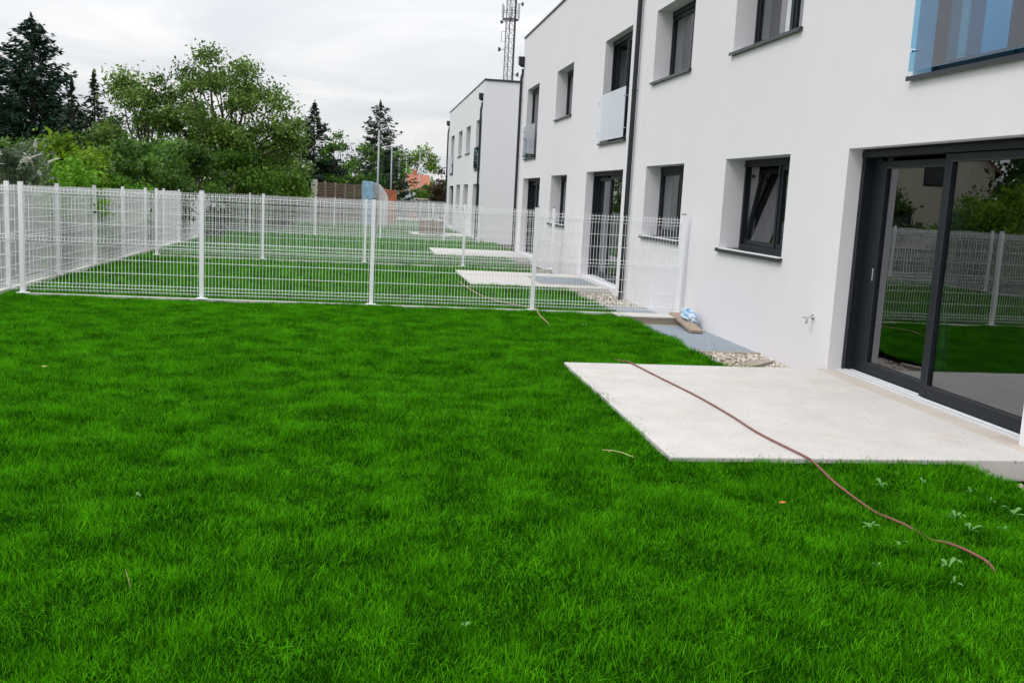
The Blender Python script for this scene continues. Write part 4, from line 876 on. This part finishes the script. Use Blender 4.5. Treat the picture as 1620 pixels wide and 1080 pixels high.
# machines and vehicles far behind the last fence
def wheel(parent, x, y, r, w=.18):
    c = MB(); c.tube([(0, -w/2, 0), (0, w/2, 0)], r, 16); o = c.build('wheel', M['tyre'], parent, world=False); o.location = (x, y, r)
    c = MB(); c.tube([(0, -w/2-.01, 0), (0, -w/2, 0)], r*.55, 12); c.build('rim', M['silver'], o, world=False)
def car(label, x, y, rz, body, wag=False, s=1.):
    t = thing('parked_car', label, 'car', (x, y, g(y)-.06), 'vehicles on the gravel yard', rz)
    pr = [(-2.1, .35), (-2.12, .75), (-1.9, .92), (-1.25, .98), (-.6, 1.42), (.9, 1.46), (1.75, 1.0), (2.05, .9), (2.1, .4)] if not wag else [(-2.1, .35), (-2.12, .8), (-1.5, .95), (-.9, 1.5), (1.9, 1.55), (2.1, 1.0), (2.12, .4)]
    n = len(pr); vs = []
    for sy, k in ((-.85, 1), (.85, 1)):
        for px, pz in pr: vs.append((px, sy*(1 if pz < 1.1 else .82), pz))
    b = MB(); b.add(vs, [tuple(range(n-1, -1, -1)), tuple(range(n, 2*n))]+[(i, (i+1) % n, n+(i+1) % n, n+i) for i in range(n)]); b.build('body', M[body], t, world=False, bevel=.05)
    b = MB()
    for sy in (-1, 1): b.add([(-1.05, sy*.86, 1.0), (-.5, sy*.75, 1.38), (1., sy*.75, 1.4), (1.5, sy*.86, 1.02)], [(0, 1, 2, 3)])
    b.build('side_window', M['darkcar'], t, world=False)
    for px in (-1.3, 1.35):
        for py in (-.8, .8): wheel(t, px, py, .32)
    for sy in (-.6, .6): b = MB(); b.box(-2.14, -2.09, sy-.15, sy+.15, .66, .8); b.build('headlight', M['silver'], t, world=False)
car('dark parked car right of the last lamp post', 5.2, 86, .1, 'darkcar', True); car('pale parked car behind the right end of the far fence', 7.2, 93, .2, 'whitewrap')
# open trailer with tan side boards
t = thing('trailer', 'dark flat trailer with tan top boards behind the far fence', 'trailer', (5.2, 90.5, g(90)-.06), 'vehicles on the gravel yard')
b = MB(); b.box(-1.3, 1.3, 0, 1.6, .5, 1.55); b.build('body', M['darkcar'], t, world=False, bevel=.03); b = MB(); b.box(-1.35, 1.35, -.04, 1.64, 1.56, 1.68); b.build('top_board', M['tan'], t, world=False)
for px in (-.6, .5): wheel(t, px, 0, .33); wheel(t, px, 1.6, .33)
b = MB(); b.tube([(-1.3, .8, .55), (-2.1, .8, .5)], .05, 6); b.build('drawbar', M['silver'], t, world=False)
# grey site machine with raised chute
t = thing('site_machine', 'grey metal site machine with raised hopper behind the far fence', 'machine', (3.6, 88, g(88)-.06), 'vehicles on the gravel yard')
b = MB(); b.box(-.75, .75, 0, 1.4, .5, 1.35); b.build('body', M['darkcar'], t, world=False, bevel=.04); b = MB(); b.box(-.85, .85, -.05, 1.45, 1.36, 1.62); b.build('canopy', M['silver'], t, world=False, bevel=.02)
b = MB(); b.add([(-.25, .2, 1.63), (.25, .2, 1.63), (.25, .7, 1.63), (-.25, .7, 1.63), (-.3, .2, 2.75), (.05, .2, 2.75), (.05, .7, 2.6), (-.3, .7, 2.6)], [(0, 3, 2, 1), (4, 5, 6, 7), (0, 1, 5, 4), (1, 2, 6, 5), (2, 3, 7, 6), (3, 0, 4, 7)]); b.build('hopper', M['silver'], t, world=False)
b = MB(); b.tube([(.3, .4, 1.62), (.55, .4, 2.2)], .12, 8); b.build('exhaust', M['silver'], t, world=False)
for px in (-.5, .5): wheel(t, px, 0, .3); wheel(t, px, 1.4, .3)
